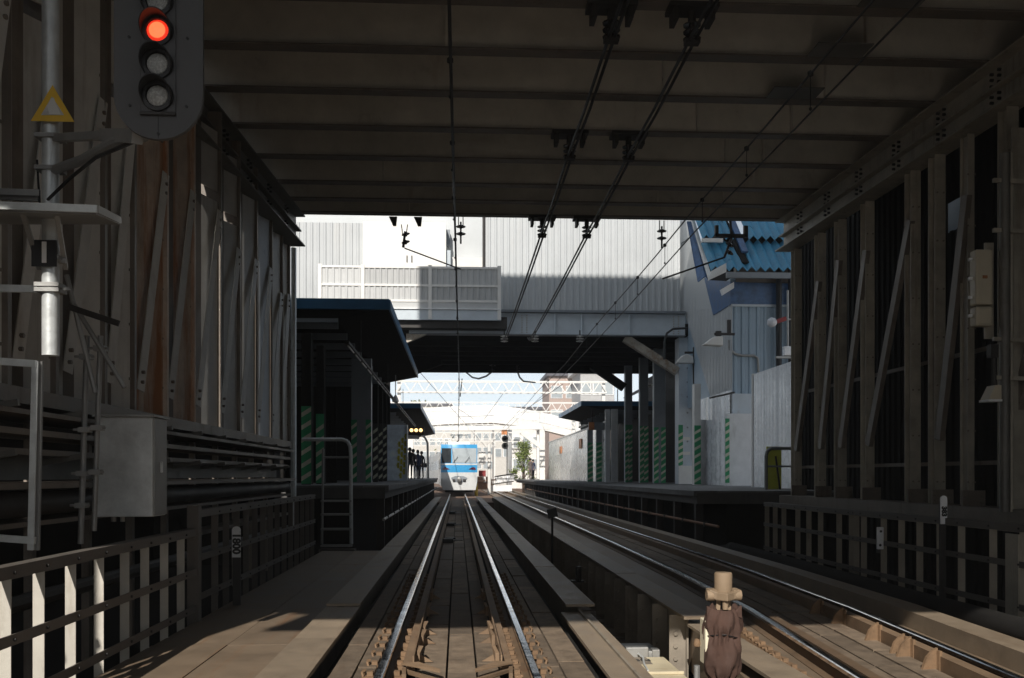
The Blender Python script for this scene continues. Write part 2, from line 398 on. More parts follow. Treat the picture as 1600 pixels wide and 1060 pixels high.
# guard angles inside the main rails, flared at the near end
for lab, s in (('left guard angle with flared bracket end between the rails', -1), ('right guard angle with flared bracket end between the rails', 1)):
    t = thing('guard_angle', lab, 'guard rail', (s*.37, 7.6, -.13), 'guard angles between the rails')
    MB().box(min(s*.335,s*.43), max(s*.335,s*.43), 7.45, 58, -.128, -.075).build('guard_top', M['guard'], t)
    MB().box(min(s*.335,s*.347), max(s*.335,s*.347), 7.45, 58, -.074, .005).build('guard_flange', M['guard'], t)
    mb = MB(); mb.prism([(s*.44,7.44,-.06),(s*.30,7.30,-.06),(s*.13,7.18,-.075),(s*.13,7.22,-.065),(s*.30,7.44,-.05)], (0,0,.012)); mb.build('flared_end', M['guard'], t)
    mb = MB(); mb.bar((s*.40,7.43,-.11), (s*.14,7.10,-.115), .035, .025); mb.bar((s*.42,7.6,-.10),(s*.40,7.2,-.11),.03,.05); mb.build('end_bracket', M['guard'], t)
    for k, y in enumerate((7.9, 8.75, 9.25, 10.6, 11.9)):
        mb = MB(); mb.prism([(s*.334,y-.17,-.128),(s*.334,y-.17,-.03),(s*.31,y,.0),(s*.334,y+.2,-.03),(s*.334,y+.2,-.128)], (-s*.03,0,0))
        mb.prism([(s*.335,y-.012,-.05),(s*.20,y-.012,-.128),(s*.335,y-.012,-.128)], (0,.024,0)); mb.build('guard_gusset', M['guard'], t)

# bridge girders: flange plates, webs with stiffeners
def girder(label, x0, x1, segs, web_x, web_y, n_st, side):
    t = thing('bridge_girder', label, 'girder', ((x0+x1)/2, 6, -.9), 'steel girders beside the tracks')
    for (a, b, z, dx) in segs:
        y = a
        while y < b - .01:
            e = min(b, y + 4.2)
            MB().box(x0+dx, x1+dx, y+.006, e-.006, z-.03, z + random.uniform(-.004,.004)).build('flange_plate', M['flange'], t); y = e
    y0, y1 = web_y
    MB().box(web_x-.01, web_x+.01, y0, y1, -.90, -.035).build('web_plate', M['web'], t)
    if n_st:
        st = MB().box(0, side*.17, -.008, .008, -.86, -.04)
        for z in (-.75,-.62,-.49,-.36,-.23): st.tube((side*.11,-.03,z),(side*.11,-.008,z),.022,6)
        me = st.mesh('stiffener', M['web'])
        for k in range(n_st): inst('stiffener', me, t, Vector((web_x + side*.012, y0 + .04 + k * (y1-y0)/n_st, 0)) - t.location)
    return t
girder('steel girder flange beside the left walkway of the main track', -1.41, -1.05, [(-20, 4.2, -.01, 0), (4.2, 10.4, -.01, 0.0), (10.42, 62, .02, 0)], -1.23, (-20, 62), 0, 1)
girder('steel girder flange just right of the main track', 1.16, 1.47, [(-20, 10.2, -.06, -.06), (10.24, 62, .02, 0)], 1.30, (-20, 62), 0, 1)
girder('riveted girder with bolted stiffeners left of the right hand track', 2.24, 2.55, [(9.4, 62, .0, 0)], 2.36, (9.75, 62), 60, -1)
girder('near girder flange beside the cloth covered post', 2.20, 2.48, [(-20, 9.1, -.02, 0)], 2.42, (-20, 9.0), 0, -1)

# floor of the gap between the tracks: dark cross planks
gap = struct(MB().box(1.34, 2.34, -10, 62, -1.0, -.86).build('gap_floor', M['nearblack']))
y = 7.6
while y < 26:
    MB().box(1.36, 2.33, y+.008, y+.21, -.859, -.80 + random.uniform(-.008,.008)).build('cross_plank', M['plank'], gap); y += .22
stuff(MB().box(1.36, 2.33, 26, 62, -.859, -.80).build('plank_run', M['plank'], gap))

# right hand track: outer flange strip and guard timber
t = thing('guard_timber', 'long brown guard timber inside the right rail of the curved track', 'timber', (rtx(8)+.36, 8, -.15))
mb = MB()
for a, b in zip(YR[3:-1], YR[4:]):
    x0, x1 = rtx(a), rtx(b); mb.prism([(x0+.36,a,-.149),(x0+.46,a,-.149),(x0+.46,a,-.02),(x0+.36,a,-.02)], (x1-x0,b-a,0))
mb.build('timber_beam', M['guard'], t)
br = MB(); br.prism([(0,0,0),(-.15,0,0),(-.125,0,.06),(-.10,0,.12),(-.05,0,.165),(0,0,.19)], (0,.025,0)); br.box(-.012,.012,-.035,.06,0,.17)
br_me = br.mesh('guard_bracket', M['clip'])
for (px_, py_) in ((1388,1005),(1428,1025),(1448,1030),(1498,1050),(1350,978),(1318,962)):
    g = _ray(px_, py_); tt = (EYE + .15) / -g.z; p = g * tt
    inst('guard_bracket', br_me, t, Vector((rtx(p.y)+.355, p.y, -.149)) - t.location, (0,0,R(12)))
t = thing('bridge_girder', 'pale edge girder flange along the outer side of the right hand track', 'girder', (rtx(8)+1.3, 8, -.1), 'steel girders beside the tracks')
mb = MB()
for a, b in zip(YR[2:-1], YR[3:]):
    x0, x1 = rtx(a), rtx(b); mb.prism([(x0+.98,a,-.148),(x0+1.26,a,-.148),(x0+1.26,a,.02),(x0+.98,a,.02)], (x1-x0,b-a,0))
mb.build('flange_plate', M['flange'], t)
# two low dark guide rails inside the right-hand track
t = thing('guard_rail', 'dark check rail lying beside the left rail of the right hand track', 'guard rail', (rtx(8)-.4, 8, -.15))
mb = MB()
for a, b in zip(YR[3:-1], YR[4:]):
    x0, x1 = rtx(a), rtx(b); mb.prism([(x0-.47,a,-.149),(x0-.38,a,-.149),(x0-.38,a,-.02),(x0-.47,a,-.02)], (x1-x0,b-a,0))
mb.build('check_rail', M['railweb'], t)
# thick dark cable pipe lying along the right fence
pts = [Vector((rtx(Y)+1.62+.05*max(0,11-Y), Y, -.06)) for Y in (4,6,8,9.5,11,13,15,17,18.6)] + [Vector((5.6,19.4,-.1)), Vector((5.85,20.2,-.2)), Vector((5.9,21.2,-.3))]
tag(MB().path(pts, .13, 12).build('cable_duct', M['nearblack'], None, True, org=(5.4,12,-.15)), 'thick dark cable duct lying along the foot of the right fence', 'cable duct')

# ------------------------------------------------------------------ the overhead deck, its girders and walls
ZB = 7.10
YE = 21.3
ceil = thing('overhead_deck', 'wide steel deck over the tracks with a row of cross beams', 'overhead deck', (0, 10, ZB))
MB().box(-4.6, 9.6, -.8, YE+.1, ZB+.95, ZB+1.25).build('deck_slab', M['slab'], ceil)
MB().box(-5.7, 15, 11, YE-.2, 11, 23.1).build('shade_block', M['conc'], ceil)  # added unseen block, sized to cast the shadow across the station facade
MB().box(-4.0, 9.5, 11.2, YE-.4, ZB+1.251, 10.999).build('shade_block_base', M['conc'], ceil)  # added below it so that no sun slips through underneath
sky_blocker = thing('overhead_deck', 'added unseen deck behind the viewpoint that blocks sky light', 'overhead deck', (2, -30, ZB))  # added out of view to keep sky light from behind off the tracks
MB().box(-9, 12, -70, -12.5, ZB, ZB+.8).build('deck_slab', M['slab'], sky_blocker)
MB().box(-6.4, -6.1, -70, -13, -1, ZB-.01).build('side_wall', M['wall'], sky_blocker)
MB().box(9.2, 9.5, -70, -1, -1, ZB-.01).build('side_wall', M['wall'], sky_blocker)  # these rear walls are added too, shutting out light from the sides
bm_ = MB().box(-4.35, 8.35, -.01, .01, .03, .945)
beam_me = bm_.mesh('cross_beam', M['beam'])
fl_me = MB().box(-4.35, 8.35, -.11, .11, 0, .028).mesh('lower_flange', M['wallcol'])
st_me = MB().box(-.012,.012,-.10,-.0105,.03,.944).mesh('beam_stiffener', M['beam'])
gus_me = MB().prism([(-.35,-.30,.028),(.35,-.30,.028),(.2,-.011,.45),(-.2,-.011,.45)], (0,.012,.0)).mesh('beam_gusset', M['girder'])
BY = [-.5, 1.0, 2.5, 4.0, 5.5, 7.0, 8.5, 10.05, 11.55, 12.95, 14.4, 15.9, 17.4, 18.9, 20.05, 21.1]
for i, Y in enumerate(BY):
    b = inst('cross_beam', beam_me, ceil, Vector((0, Y, ZB)) - ceil.location)
    inst('lower_flange', fl_me, b)
    if i in (10, 11, 12, 14): xs = (3.1 + .9*(i-10) if i < 14 else 4.2, 5.6)
    else: xs = (-.0 - .15*(i-8), 5.6)
    if i == 13: xs = (-1.45, 5.9)
    for x in xs: inst('beam_stiffener', st_me, b, (x, 0, 0))
    if 7 <= i <= 10:
        MB().box(4.9 - .1*i + .75, 5.65 - .1*i + .75, Y-.55, Y-.131, ZB-.002, ZB+.012).build('gusset_plate', M['girder'], b)

def edge_girder(label, xa, ya, xb, yb, side, zlo=6.42, gm='girder'):
    t = thing('edge_girder', label, 'girder', (xa, ya, zlo), 'edge girders carrying the deck')
    a = Vector((xa, ya, 0)); b = Vector((xb, yb, 0)); d = (b - a).normalized(); nrm = Vector((-d.y, d.x, 0)) * (-1 if side > 0 else 1)  # towards the outside
    if nrm.x * side < 0: nrm = -nrm
    h = ZB - zlo
    def strip(z0, z1, w0, w1): # from inner face offset w0 (inside negative) to w1
        return MB().prism([a + nrm*w0 + Vector((0,0,z0)), a + nrm*w1 + Vector((0,0,z0)), a + nrm*w1 + Vector((0,0,z1)), a + nrm*w0 + Vector((0,0,z1))], b - a)
    strip(zlo+.03, ZB-.035, .10, .125).build('web_plate', M[gm], t)
    strip(zlo, zlo+.028, -.10, .30).build('lower_flange', M[gm], t)
    strip(ZB-.033, ZB-.003, -.10, .30).build('upper_flange', M[gm], t)
    strip(zlo+h*.5-.014, zlo+h*.5+.014, -.02, .099).build('middle_ledge', M[gm], t)
    L = (b - a).length; bolts = MB(); s = 1.0
    while s < L:
        for ds in (-.09, .09):
            for z in (zlo+.10, zlo+.19, zlo+.27, zlo+h*.5+.08, zlo+h*.5+.17, zlo+h*.5+.25):
                c = a + d*(s+ds) + nrm*.10 + Vector((0,0,z)); bolts.tube(c, c - nrm*.045, .022, 6)
        if s > L*.45:
            pl = strip(zlo+.05, zlo+h*.5-.03, .085, .0995)
        s += 1.45
    stuff(bolts.build('bolt_groups', M['dark'], t))
    return t
edge_girder('dark bolted edge girder running along the top of the left wall', -3.44, YE, -4.42, 2.0, -1)
edge_girder('beige grey bolted edge girder running along the top of the right columns', 7.22, YE-.1, 7.62, 2.0, 1, gm='colbeige')

# left wall: sheets, columns, slanting braces
lw = thing('steel_side_wall', 'left side wall of pale painted steel sheets between columns, rust streaked', 'wall', (-3.8, 14, 2.1))
def lwx(Y): return -3.80 - max(0, (12 - Y)) * .03
cols = [3.0, 4.2, 5.3, 6.3, 7.35, 8.3, 9.2, 10.35, 11.2, 12.35, 13.6, 15.1, 16.4, 17.8, 19.2, 20.35, 21.2]
for i, Y in enumerate(cols):
    x = lwx(Y)
    MB().box(x-.20, x+.15, Y-.035, Y+.035, 2.14, 7.02).build('wall_column', M['wallrust'] if i in (9, 10) else M['wallcol'], lw)
    if not i: continue
    Y0 = cols[i-1]; L = Y - Y0
    zt = 6.30 if i in (5, 6, 8, 9, 11, 12) else 6.7
    # each bay: a narrow dark return and two plates angled towards the tracks
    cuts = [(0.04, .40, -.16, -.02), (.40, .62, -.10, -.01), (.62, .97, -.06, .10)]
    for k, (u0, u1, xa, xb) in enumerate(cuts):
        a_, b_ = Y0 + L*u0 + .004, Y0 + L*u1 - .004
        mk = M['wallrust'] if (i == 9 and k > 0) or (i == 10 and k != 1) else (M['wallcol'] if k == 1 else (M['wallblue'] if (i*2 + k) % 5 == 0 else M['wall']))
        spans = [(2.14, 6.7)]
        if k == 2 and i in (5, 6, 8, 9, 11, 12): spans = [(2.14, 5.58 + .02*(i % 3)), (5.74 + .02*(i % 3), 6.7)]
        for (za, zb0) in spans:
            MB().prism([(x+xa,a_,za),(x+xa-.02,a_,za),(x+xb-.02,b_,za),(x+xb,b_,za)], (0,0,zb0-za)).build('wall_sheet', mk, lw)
    MB().bar((x+.07, Y0+L*.30, 2.4), (x+.135, Y-.04, 5.2 + .14*(i%3)), .13, .012, (1,-.35,0)).build('slanting_brace', M['walllight'], lw)
wb_ = MB()
for i in range(1, len(cols)):
    Y0, Y1 = cols[i-1], cols[i]; x = lwx(Y1); L = Y1 - Y0
    for (y, z, dx) in ((Y0+L*.30+.02, 2.5, .085), (Y0+L*.32+.02, 2.62, .088), (Y1-.06, 5.06+.14*(i%3), .145), (Y1-.075, 4.94+.14*(i%3), .143)):
        wb_.tube((x+dx-.03, y, z), (x+dx+.02, y, z), .022, 6)
    z = 2.5
    while z < 6.2:
        wb_.tube((x+.09, Y1-.05, z), (x+.09, Y1-.036, z), .018, 6); z += .62
stuff(wb_.build('bolt_heads', M['wallcol'], lw))
MB().box(-4.15, -3.62, 6.2, YE, 2.0, 2.135).build('sill_beam', M['wallcol'], lw)
# the thin light line where the wall ends
MB().tube((-3.60, YE+.05, .2), (-3.60, YE+.05, 6.4), .06, 8).build('end_pipe', M['galv'], lw, True)

# dark cable racks and beams below the left wall
rk = thing('cable_rack', 'dark cable racks and beams in tiers below the left wall', 'cable rack', (-3.75, 12, -.3))
for z, x0, x1, hh in ((1.93,-4.1,-3.45,.04),(1.78,-4.05,-3.5,.05),(1.62,-3.9,-3.55,.05),(1.34,-4.0,-3.40,.05),(1.02,-4.0,-3.5,.04),(.62,-3.9,-3.55,.05)):
    MB().box(x0, x1, 4.5, 20.4, z-hh, z).build('rack_shelf', M['wallcol'], rk)
MB().box(-3.83, -3.80, 4.5, 20.4, 1.36, 1.60).build('rack_web', M['girder'], rk)
MB().tube((-3.6,4.5,1.16),(-3.6,20.4,1.16),.11,12).build('cable_pipe', M['dark'], rk, True)
MB().tube((-3.5,4.5,.40),(-3.5,20.4,.30),.07,10).build('cable_pipe', M['dark'], rk, True)
Y = 5.0
while Y < 20.5:
    MB().box(-3.96,-3.88,Y-.04,Y+.04,-1.0,1.99).build('rack_post', M['wallcol'], rk)
    MB().bar((-3.88,Y,1.9),(-3.42,Y,1.97),.04,.05).build('rack_bracket', M['girder'], rk); MB().bar((-3.88,Y,1.5),(-3.44,Y,1.58),.04,.05).build('rack_bracket', M['girder'], rk); Y += 1.35
MB().box(-6.8,-6.6,-4,YE,-1,9).build('back_screen', M['nearblack'], rk)
MB().box(-6.59,-4.0,YE-.06,YE,-1,8.0).build('end_screen', M['nearblack'], rk)  # added sheet closing the gap where sun would reach the platform
struct(MB().box(-10,-2.9,-14,22,-1.0,-.55).build('left_bank', M['nearblack']))

# right side: columns with braces, dark ribbed wall behind
rf = thing('column_row', 'row of beige steel columns with slanting braces along the right side', 'steel frame', (7.6, 15, .9))
rcols = [20.9, 19.5, 18.45, 17.2, 15.45, 14.65, 13.75, 12.7, 11.3, 10.0, 8.6]
for i, Y in enumerate(rcols):
    x = 7.5
    m = M['colbeige']
    hw = .085 if i not in (6,) else .05
    mb = MB().box(x-hw, x+hw, Y-.11, Y-.094, .96, 6.40).box(x-.010, x+.010, Y-.093, Y+.093, .96, 6.40).box(x-hw, x+hw, Y+.094, Y+.11, .96, 6.40)
    mb.build('column', m, rf)
    mb = MB().box(x-.17, x+.17, Y-.19, Y-.151, .90, 1.18)
    for z in (1.0, 1.1):
        for dx in (-.12, .12): mb.tube((x+dx,Y-.22,z),(x+dx,Y-.19,z),.02,6)
    mb.build('base_bracket', M['wallcol'], rf)
for i, zt in ((0,5.4),(1,5.6),(2,5.5),(3,5.6),(5,5.5),(7,5.4),(8,5.4)):
    Y0, Y1 = rcols[i], rcols[i+1]
    if i == 3: Y1 = 15.5
    MB().bar((7.44, Y0-.2, 1.95), (7.44, Y1-.1, zt),   .17, .08, (1,0,0)).build('slanting_brace', M['wallcol'], rf)
rb_ = MB()
for Y in rcols:
    z = 1.3
    while z < 6.2:
        for dx in (-.05, .05): rb_.tube((7.5+dx, Y-.125, z), (7.5+dx, Y-.111, z), .015, 6)
        z += .75
stuff(rb_.build('bolt_heads', M['wallcol'], rf))
MB().box(7.25, 7.75, 8, YE, .66, .955).build('sill_beam', M['wallcol'], rf)
for z in (3.2, 1.55): MB().box(7.60,7.64,8,YE,z,z+.06).build('horizontal_rail', M['wallcol'], rf)
# back wall
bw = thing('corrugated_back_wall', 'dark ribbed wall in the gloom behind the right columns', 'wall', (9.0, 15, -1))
MB().corr((9.0, 25.3), (9.0, 17.2), -1.0, 8.0, (-1,0), .25, .04).build('ribbed_sheet', M['nearblack'], bw)
MB().corr((9.0, 16.4), (9.0, 2.0), -1.0, 8.0, (-1,0), .25, .04).build('ribbed_sheet', M['nearblack'], bw)
MB().corr((9.0, 17.2), (9.0, 16.4), -1.0, 5.85, (-1,0), .25, .04).build('ribbed_sheet', M['nearblack'], bw)
MB().corr((9.0, 17.2), (9.0, 16.4), 6.40, 8.0, (-1,0), .25, .04).build('ribbed_sheet', M['nearblack'], bw)
tag(MB().box(10.6,10.8,15,26,-1,8.6).build('neighbour_wall', M['sidingblue'], None, org=(10.7,15,-1)), 'blue grey wall glimpsed through the opening behind the right columns', 'wall')

# fences
def fence(label, x0, y0, y1, ys, ztop, zr, mp, mr, pw=.075, zb=-.45, cat='fence'):
    t = thing('railing_fence', label, cat, (x0, y0, -.2), 'galvanised railing fences beside the tracks')
    s = 1 if x0 < 0 else -1
    for Y in ys:
        MB().box(x0-pw/2, x0+pw/2, Y-.008, Y+.002, zb, ztop-.055).box(min(x0-s*pw/2, x0-s*(pw/2-.01)), max(x0-s*pw/2, x0-s*(pw/2-.01)), Y+.003, Y+.05, zb, ztop-.055).build('fence_post', mp, t)
    MB().box(x0-.05, x0+.05, y0, y1, ztop-.052, ztop-.04).box(x0+s*.038, x0+s*.05, y0, y1, ztop-.12, ztop-.053).build('top_rail', mr, t)
    for z in zr:
        MB().box(x0+s*.04, x0+s*.052, y0, y1, z-.035, z+.035).build('middle_rail', mr, t)
    bl = MB()
    for Y in ys:
        for z in list(zr) + [ztop-.085]:
            bl.tube((x0+s*.052,Y,z),(x0+s*.066,Y,z),.012,6)
    stuff(bl.build('bolt_heads', M['dark'], t))
    return t
fn = fence('near left railing fence, lower section with sunlit posts', -2.80, 4.0, 10.3, [4.5,5.05,5.6,6.12,6.6,7.13,7.68,8.26,8.78,9.35,9.9], .88, (.38,.0), M['fencesun'], M['fencer'])
MB().box(-2.86,-2.74,10.34,10.46,-.45,1.08).build('corner_post', M['fencer'], fn)
fence('far left railing fence, taller section running to the platform', -2.80, 10.5, 18.8, [11.26,11.8,12.36,12.9,13.45,14.0,14.55,15.1,15.7,16.3,16.9,17.5,18.1,18.7], 1.07, (.52,.10), M['fencer'], M['fencer'])
fr = fence('right railing fence of dark rails and pale posts below the columns', 6.20, 8.0, 19.0, [18.95,18.45,17.95,17.2,16.65,16.1,15.3,14.8,14.62,14.35,13.66,13.1,12.57,12.03,11.5,10.8,10.2,9.6,9.0,8.4], .90, (.42,-.05), M['fence'], M['fencer'], .09)
MB().box(6.14,6.17,10.2,10.45,-.2,.75).build('beige_plate', M['colbeige'], fr)

# mileposts and small plates on the fences
def rotsign(label, body, c, wd, ht, post, size, m, rz=0.0):
    t = thing('milepost', label, 'milepost', (c.x, c.y, -.2), 'white mileposts on the fences')
    n = 8; poly = [(c.x - wd/2, c.y, c.z - ht/2), (c.x + wd/2, c.y, c.z - ht/2), (c.x + wd/2, c.y, c.z + ht/2 - wd*.45)]
    for k in range(1, n): a = pi*k/n; poly.append((c.x + cos(a)*wd/2, c.y, c.z + ht/2 - wd*.45 + sin(a)*wd*.45))
    poly.append((c.x - wd/2, c.y, c.z + ht/2 - wd*.45))
    MB().prism(poly, (0,.02,0)).build('number_plate', m, t)
    MB().box(c.x-wd*.45, c.x+wd*.45, c.y+.021, c.y+.05, -.3, c.z+ht*.3).build('plate_post', M['dark'], t)
    text('lettering', body, size, M['hblack'], t, (c.x, c.y-.003, c.z-.02), (R(90), R(90), 0), .001, .006)
    return t
c = at(369, 847, 11.6); rotsign('white rounded milepost lettered 1800 on the left fence', '1800', c, .10, .37, 1, .125, M['whited'])
c = at(1475, 797, 11.8); rotsign('white milepost with small sideways figures on the right fence', '383', c, .085, .36, 1, .085, M['whited'])
t = thing('indicator_box', 'small narrow white box strapped to the right fence', 'box', at(1374, 858, 13.6))
c = at(1374, 841, 13.6); MB().box(c.x-.045,c.x+.045,c.y-.05,c.y,c.z-.16,c.z+.16).build('case', M['whited'], t, bevel=.008)
MB().tube((c.x,c.y-.054,c.z+.10),(c.x,c.y-.05,c.z+.10),.018,8).tube((c.x-.01,c.y-.054,c.z-.10),(c.x-.01,c.y-.05,c.z-.10),.02,8).build('indicator', M['black'], t)
MB().box(c.x-.02,c.x+.02,c.y,c.y+.06,c.z-.22,c.z+.1).build('mount', M['dark'], t)

# ------------------------------------------------------------------ left foreground: pole, signal, signs, frames, cabinet
SX, SY = -1.66, 5.3
sg = thing('railway_signal', 'large grey signal head with one red lamp lit, hung from the pole', 'railway signal', (SX, SY, 3.2))
def capsule(cx, y, z0, z1, r, n=16):
    p = [(cx - r*cos(pi*k/n), y, z0 + r - r*sin(pi*k/n)) for k in range(n+1)] + [(cx + r*cos(pi*k/n), y, z1 - r + r*sin(pi*k/n)) for k in range(n+1)]
    return p
S0 = at(250, 218, SY).z; S1 = S0 + 1.62; SXc = at(247.5, 100, SY).x
MB().prism(capsule(SXc, SY, S0, S1, .237), (0,.03,0)).build('backboard', M['sigboard'], sg)
MB().box(SXc-.10, SXc+.10, SY+.031, SY+.24, S0+.16, S1-.15).build('lamp_housing', M['dark'], sg, bevel=.01)
MB().box(SXc-.095, SXc+.095, SY-.010, SY-.001, S0+.145, S1-.15).build('lamp_panel', M['sigboard'], sg, bevel=.004)
for k, py_ in enumerate((4, 50, 102, 152)):
    c = at(249, py_, SY); c = Vector((SXc, SY, c.z))
    lm = M['redcore'] if k == 1 else M['lens']
    if k == 1:
        MB().lathe([(.058,0),(.058,-.004),(.045,-.012)], c + Vector((0,-.012,0)), 20, 'Y').build('lit_lens_rim', M['redlamp'], sg, True)
        ln = MB().lathe([(.046,0),(.044,-.012),(.030,-.020),(0,-.024)], c + Vector((0,-.0125,0)), 20, 'Y').build('signal_lens', lm, sg, True); ln['label'] = 'glowing red signal lens'
    else:
        MB().lathe([(.058,0),(.055,-.008),(.035,-.018),(0,-.022)], c + Vector((0,-.012,0)), 20, 'Y').build('signal_lens', lm, sg, True)
    MB().lathe([(.082,.0),(.082,-.016),(.062,-.016),(.060,0)], c + Vector((0,-.011,0)), 24, 'Y').build('lens_ring', M['black'], sg, True)
    hd = MB(); n = 20; vs_ = []; fs = []
    for i in range(n+1):
        a = R(-35) + R(250) * i / n
        ln_ = .015 + .085 * max(0, sin(max(0, min(pi, (a + R(35)) * 180/250))))
        for (rr, yy_) in ((.085, -.012), (.085, -.012-ln_), (.079, -.012-ln_), (.079, -.012)):
            vs_.append(c + Vector((cos(a)*rr, yy_, sin(a)*rr)))
    for i in range(n):
        for q in range(4): fs.append((i*4+q, (i+1)*4+q, (i+1)*4+(q+1)%4, i*4+(q+1)%4))
    fs += [(0,1,2,3), (n*4+3,n*4+2,n*4+1,n*4)]
    hd.add(vs_, fs).build('visor_hood', M['black'], sg, True)
MB().box(SXc-.095, SXc+.095, SY-.018, SY-.001, S0+.128, S0+.142).build('panel_ledge', M['dark'], sg)
sc_ = MB()
for (dx, dz) in ((-.155,1.0),(.155,1.0),(-.155,.55),(.155,.55),(-.15,.18),(.15,.18),(0,.03)): sc_.tube((SXc+dx,SY-.006,S0+dz),(SXc+dx,SY,S0+dz),.008,6)
stuff(sc_.build('screws', M['black'], sg))
MB().box(SXc-.002, SXc+.002, SY-.002, SY-.0005, S0+.005, S0+.127).build('board_seam', M['black'], sg)

PX, PY = at(79, 300, 7.0).x, 7.0
pl = thing('signal_pole', 'galvanised round pole behind the left fence with bracket arms', 'pole', (PX, PY, 2.1))
zb = at(75, 556, PY).z
MB().tube((PX,PY,zb),(PX,PY,7.0),.058,18).build('pole_tube', M['galv'], pl, True)
a0 = at(85, 216, PY); e0 = at(215, 214, SY+.05)
MB().bar(a0, at(165,212,6.1), .05, .05).bar(at(163,212,6.1), e0, .06, .075).build('upper_arm', M['galvd'], pl)
mb = MB().path([at(84,266,PY), at(130,250,6.4), at(180,222,5.8), at(225,212,SY+.1)], .034, 10); mb.build('lower_arm', M['galvd'], pl, True)
MB().path([at(75,312,PY-.05), at(110,278,6.5), at(150,246,6.0), at(215,219,5.4)], .012, 6).build('signal_cable', M['black'], pl, True)
for z in (a0.z, at(80,266,PY).z, at(75,455,PY).z, at(75,447,PY).z, at(75,405,PY).z):
    MB().box(PX-.085,PX+.085,PY-.075,PY+.075,z-.014,z+.014).build('pole_clamp', M['galvd'], pl)
MB().path([at(58,250,PY), at(60,285,PY), at(63,330,PY)], .008, 5).build('cable_tail', M['black'], pl)
# number plate
np_ = thing('number_plate_sign', 'black plate with a white figure 1 strapped to the pole', 'sign', (PX, PY-.08, at(70,396,PY).z))
c = at(69, 396, PY-.08); ph = .165/2*1.12
MB().box(c.x-.085,c.x+.085,c.y-.006,c.y+.006,c.z-ph,c.z+ph).build('plate', M['black'], np_)
text('lettering', '1', .20, M['white'], np_, (c.x+.004, c.y-.010, c.z-.003), (R(90),0,0), .002, .006)
# triangle
ts = thing('warning_triangle', 'yellow triangle warning sign with a scratched white centre', 'sign', at(82,165,PY-.09))
A, B, C = at(82,133,PY-.09), at(116,190.5,PY-.09), at(48,189,PY-.09)
MB().prism([A,C,B],(0,.006,0)).build('triangle_plate', M['yellow'], ts)
A, B, C = at(81,151,PY-.093), at(100,180,PY-.093), at(64,180,PY-.093)
MB().prism([A,C,B],(0,.002,0)).build('worn_film', M['scratch'], ts)
MB().prism([at(79,154,PY-.096),at(74,166,PY-.096),at(77,179,PY-.096),at(95,179,PY-.096),at(88,164,PY-.096),at(84,153,PY-.096)],(0,.002,0)).build('peeled_patch', M['white'], ts)
# frame and small platform to the left of the pole
fr_ = thing('access_platform', 'galvanised angle frame with a small grating platform beside the pole', 'platform', at(60, 850, 7.0))
def HB(x0, y0, x1, y1, D0, D1, wd, ht, nm, m): MB().bar(at(x0,y0,D0), at(x1,y1,D1), wd, ht).build(nm, m, fr_)
mb = MB(); p = [at(-40,322,6.52), at(150,328,6.52), at(188,345,7.6), at(-10,345,7.6)]
mb.prism(p, (0,0,-.03)).build('platform_grating', M['galvd'], fr_)
HB(-40,320,152,327,6.5,6.5,.02,.05,'platform_edge',M['galv'])
HB(152,327,188,345,6.5,7.6,.02,.05,'platform_edge',M['galvd'])
for (a, b) in (((35,330),(62,420)), ((88,330),(103,420))): HB(a[0],a[1],b[0],b[1],6.7,7.1,.03,.03,'platform_strut',M['galvd'])
HB(-40,299,62,302,7.0,7.0,.03,.045,'frame_bar',M['galvd'])
HB(-40,306,60,312,7.05,7.05,.03,.03,'frame_bar',M['galvd'])
HB(-40,450,58,452,7.0,7.0,.03,.05,'frame_bar',M['galv'])
HB(-40,562,58,569,7.0,7.0,.03,.05,'frame_bar',M['galv'])
HB(-40,838,55,845,7.0,7.0,.03,.05,'frame_bar',M['galv'])
HB(55,565,48,860,7.0,7.0,.045,.012,'frame_post',M['galv'])
HB(64,565,58,860,7.05,7.05,.03,.03,'frame_post',M['galvd'])
HB(72,410,103,408,7.0,7.0,.03,.03,'frame_bar',M['galvd'])
HB(62,455,110,452,7.0,7.0,.025,.02,'frame_bar',M['galvd'])
# scaffold pipes
sp = thing('scaffold_pipes', 'galvanised scaffold pipes with clamps between the pole and cabinet', 'scaffold', at(140, 900, 8.3))
DS = 8.3
for a, b, r in (((136,525),(126,850),.024),((157,525),(147,830),.022)):
    MB().tube(at(*a,DS), at(*b,DS), r, 10).build('upright_pipe', M['galvd'], sp, True)
for a, b in (((104,430),(149,614)),((112,470),(195,606))):
    MB().tube(at(*a,DS-.08), at(*b,DS-.08), .02, 10).build('brace_pipe', M['galvd'], sp, True)
MB().bar(at(108,480,DS-.1), at(186,506,DS-.1), .02, .05).build('steel_arm', M['dark'], sp)
for (x, y) in ((135,558),(157,545),(133,672),(153,669),(130,740),(150,738),(128,790)):
    c = at(x,y,DS-.02); MB().box(c.x-.045,c.x+.045,c.y-.045,c.y+.045,c.z-.022,c.z+.022).tube((c.x-.09,c.y-.02,c.z),(c.x+.07,c.y-.02,c.z),.012,6).build('pipe_clamp', M['galvd'], sp)
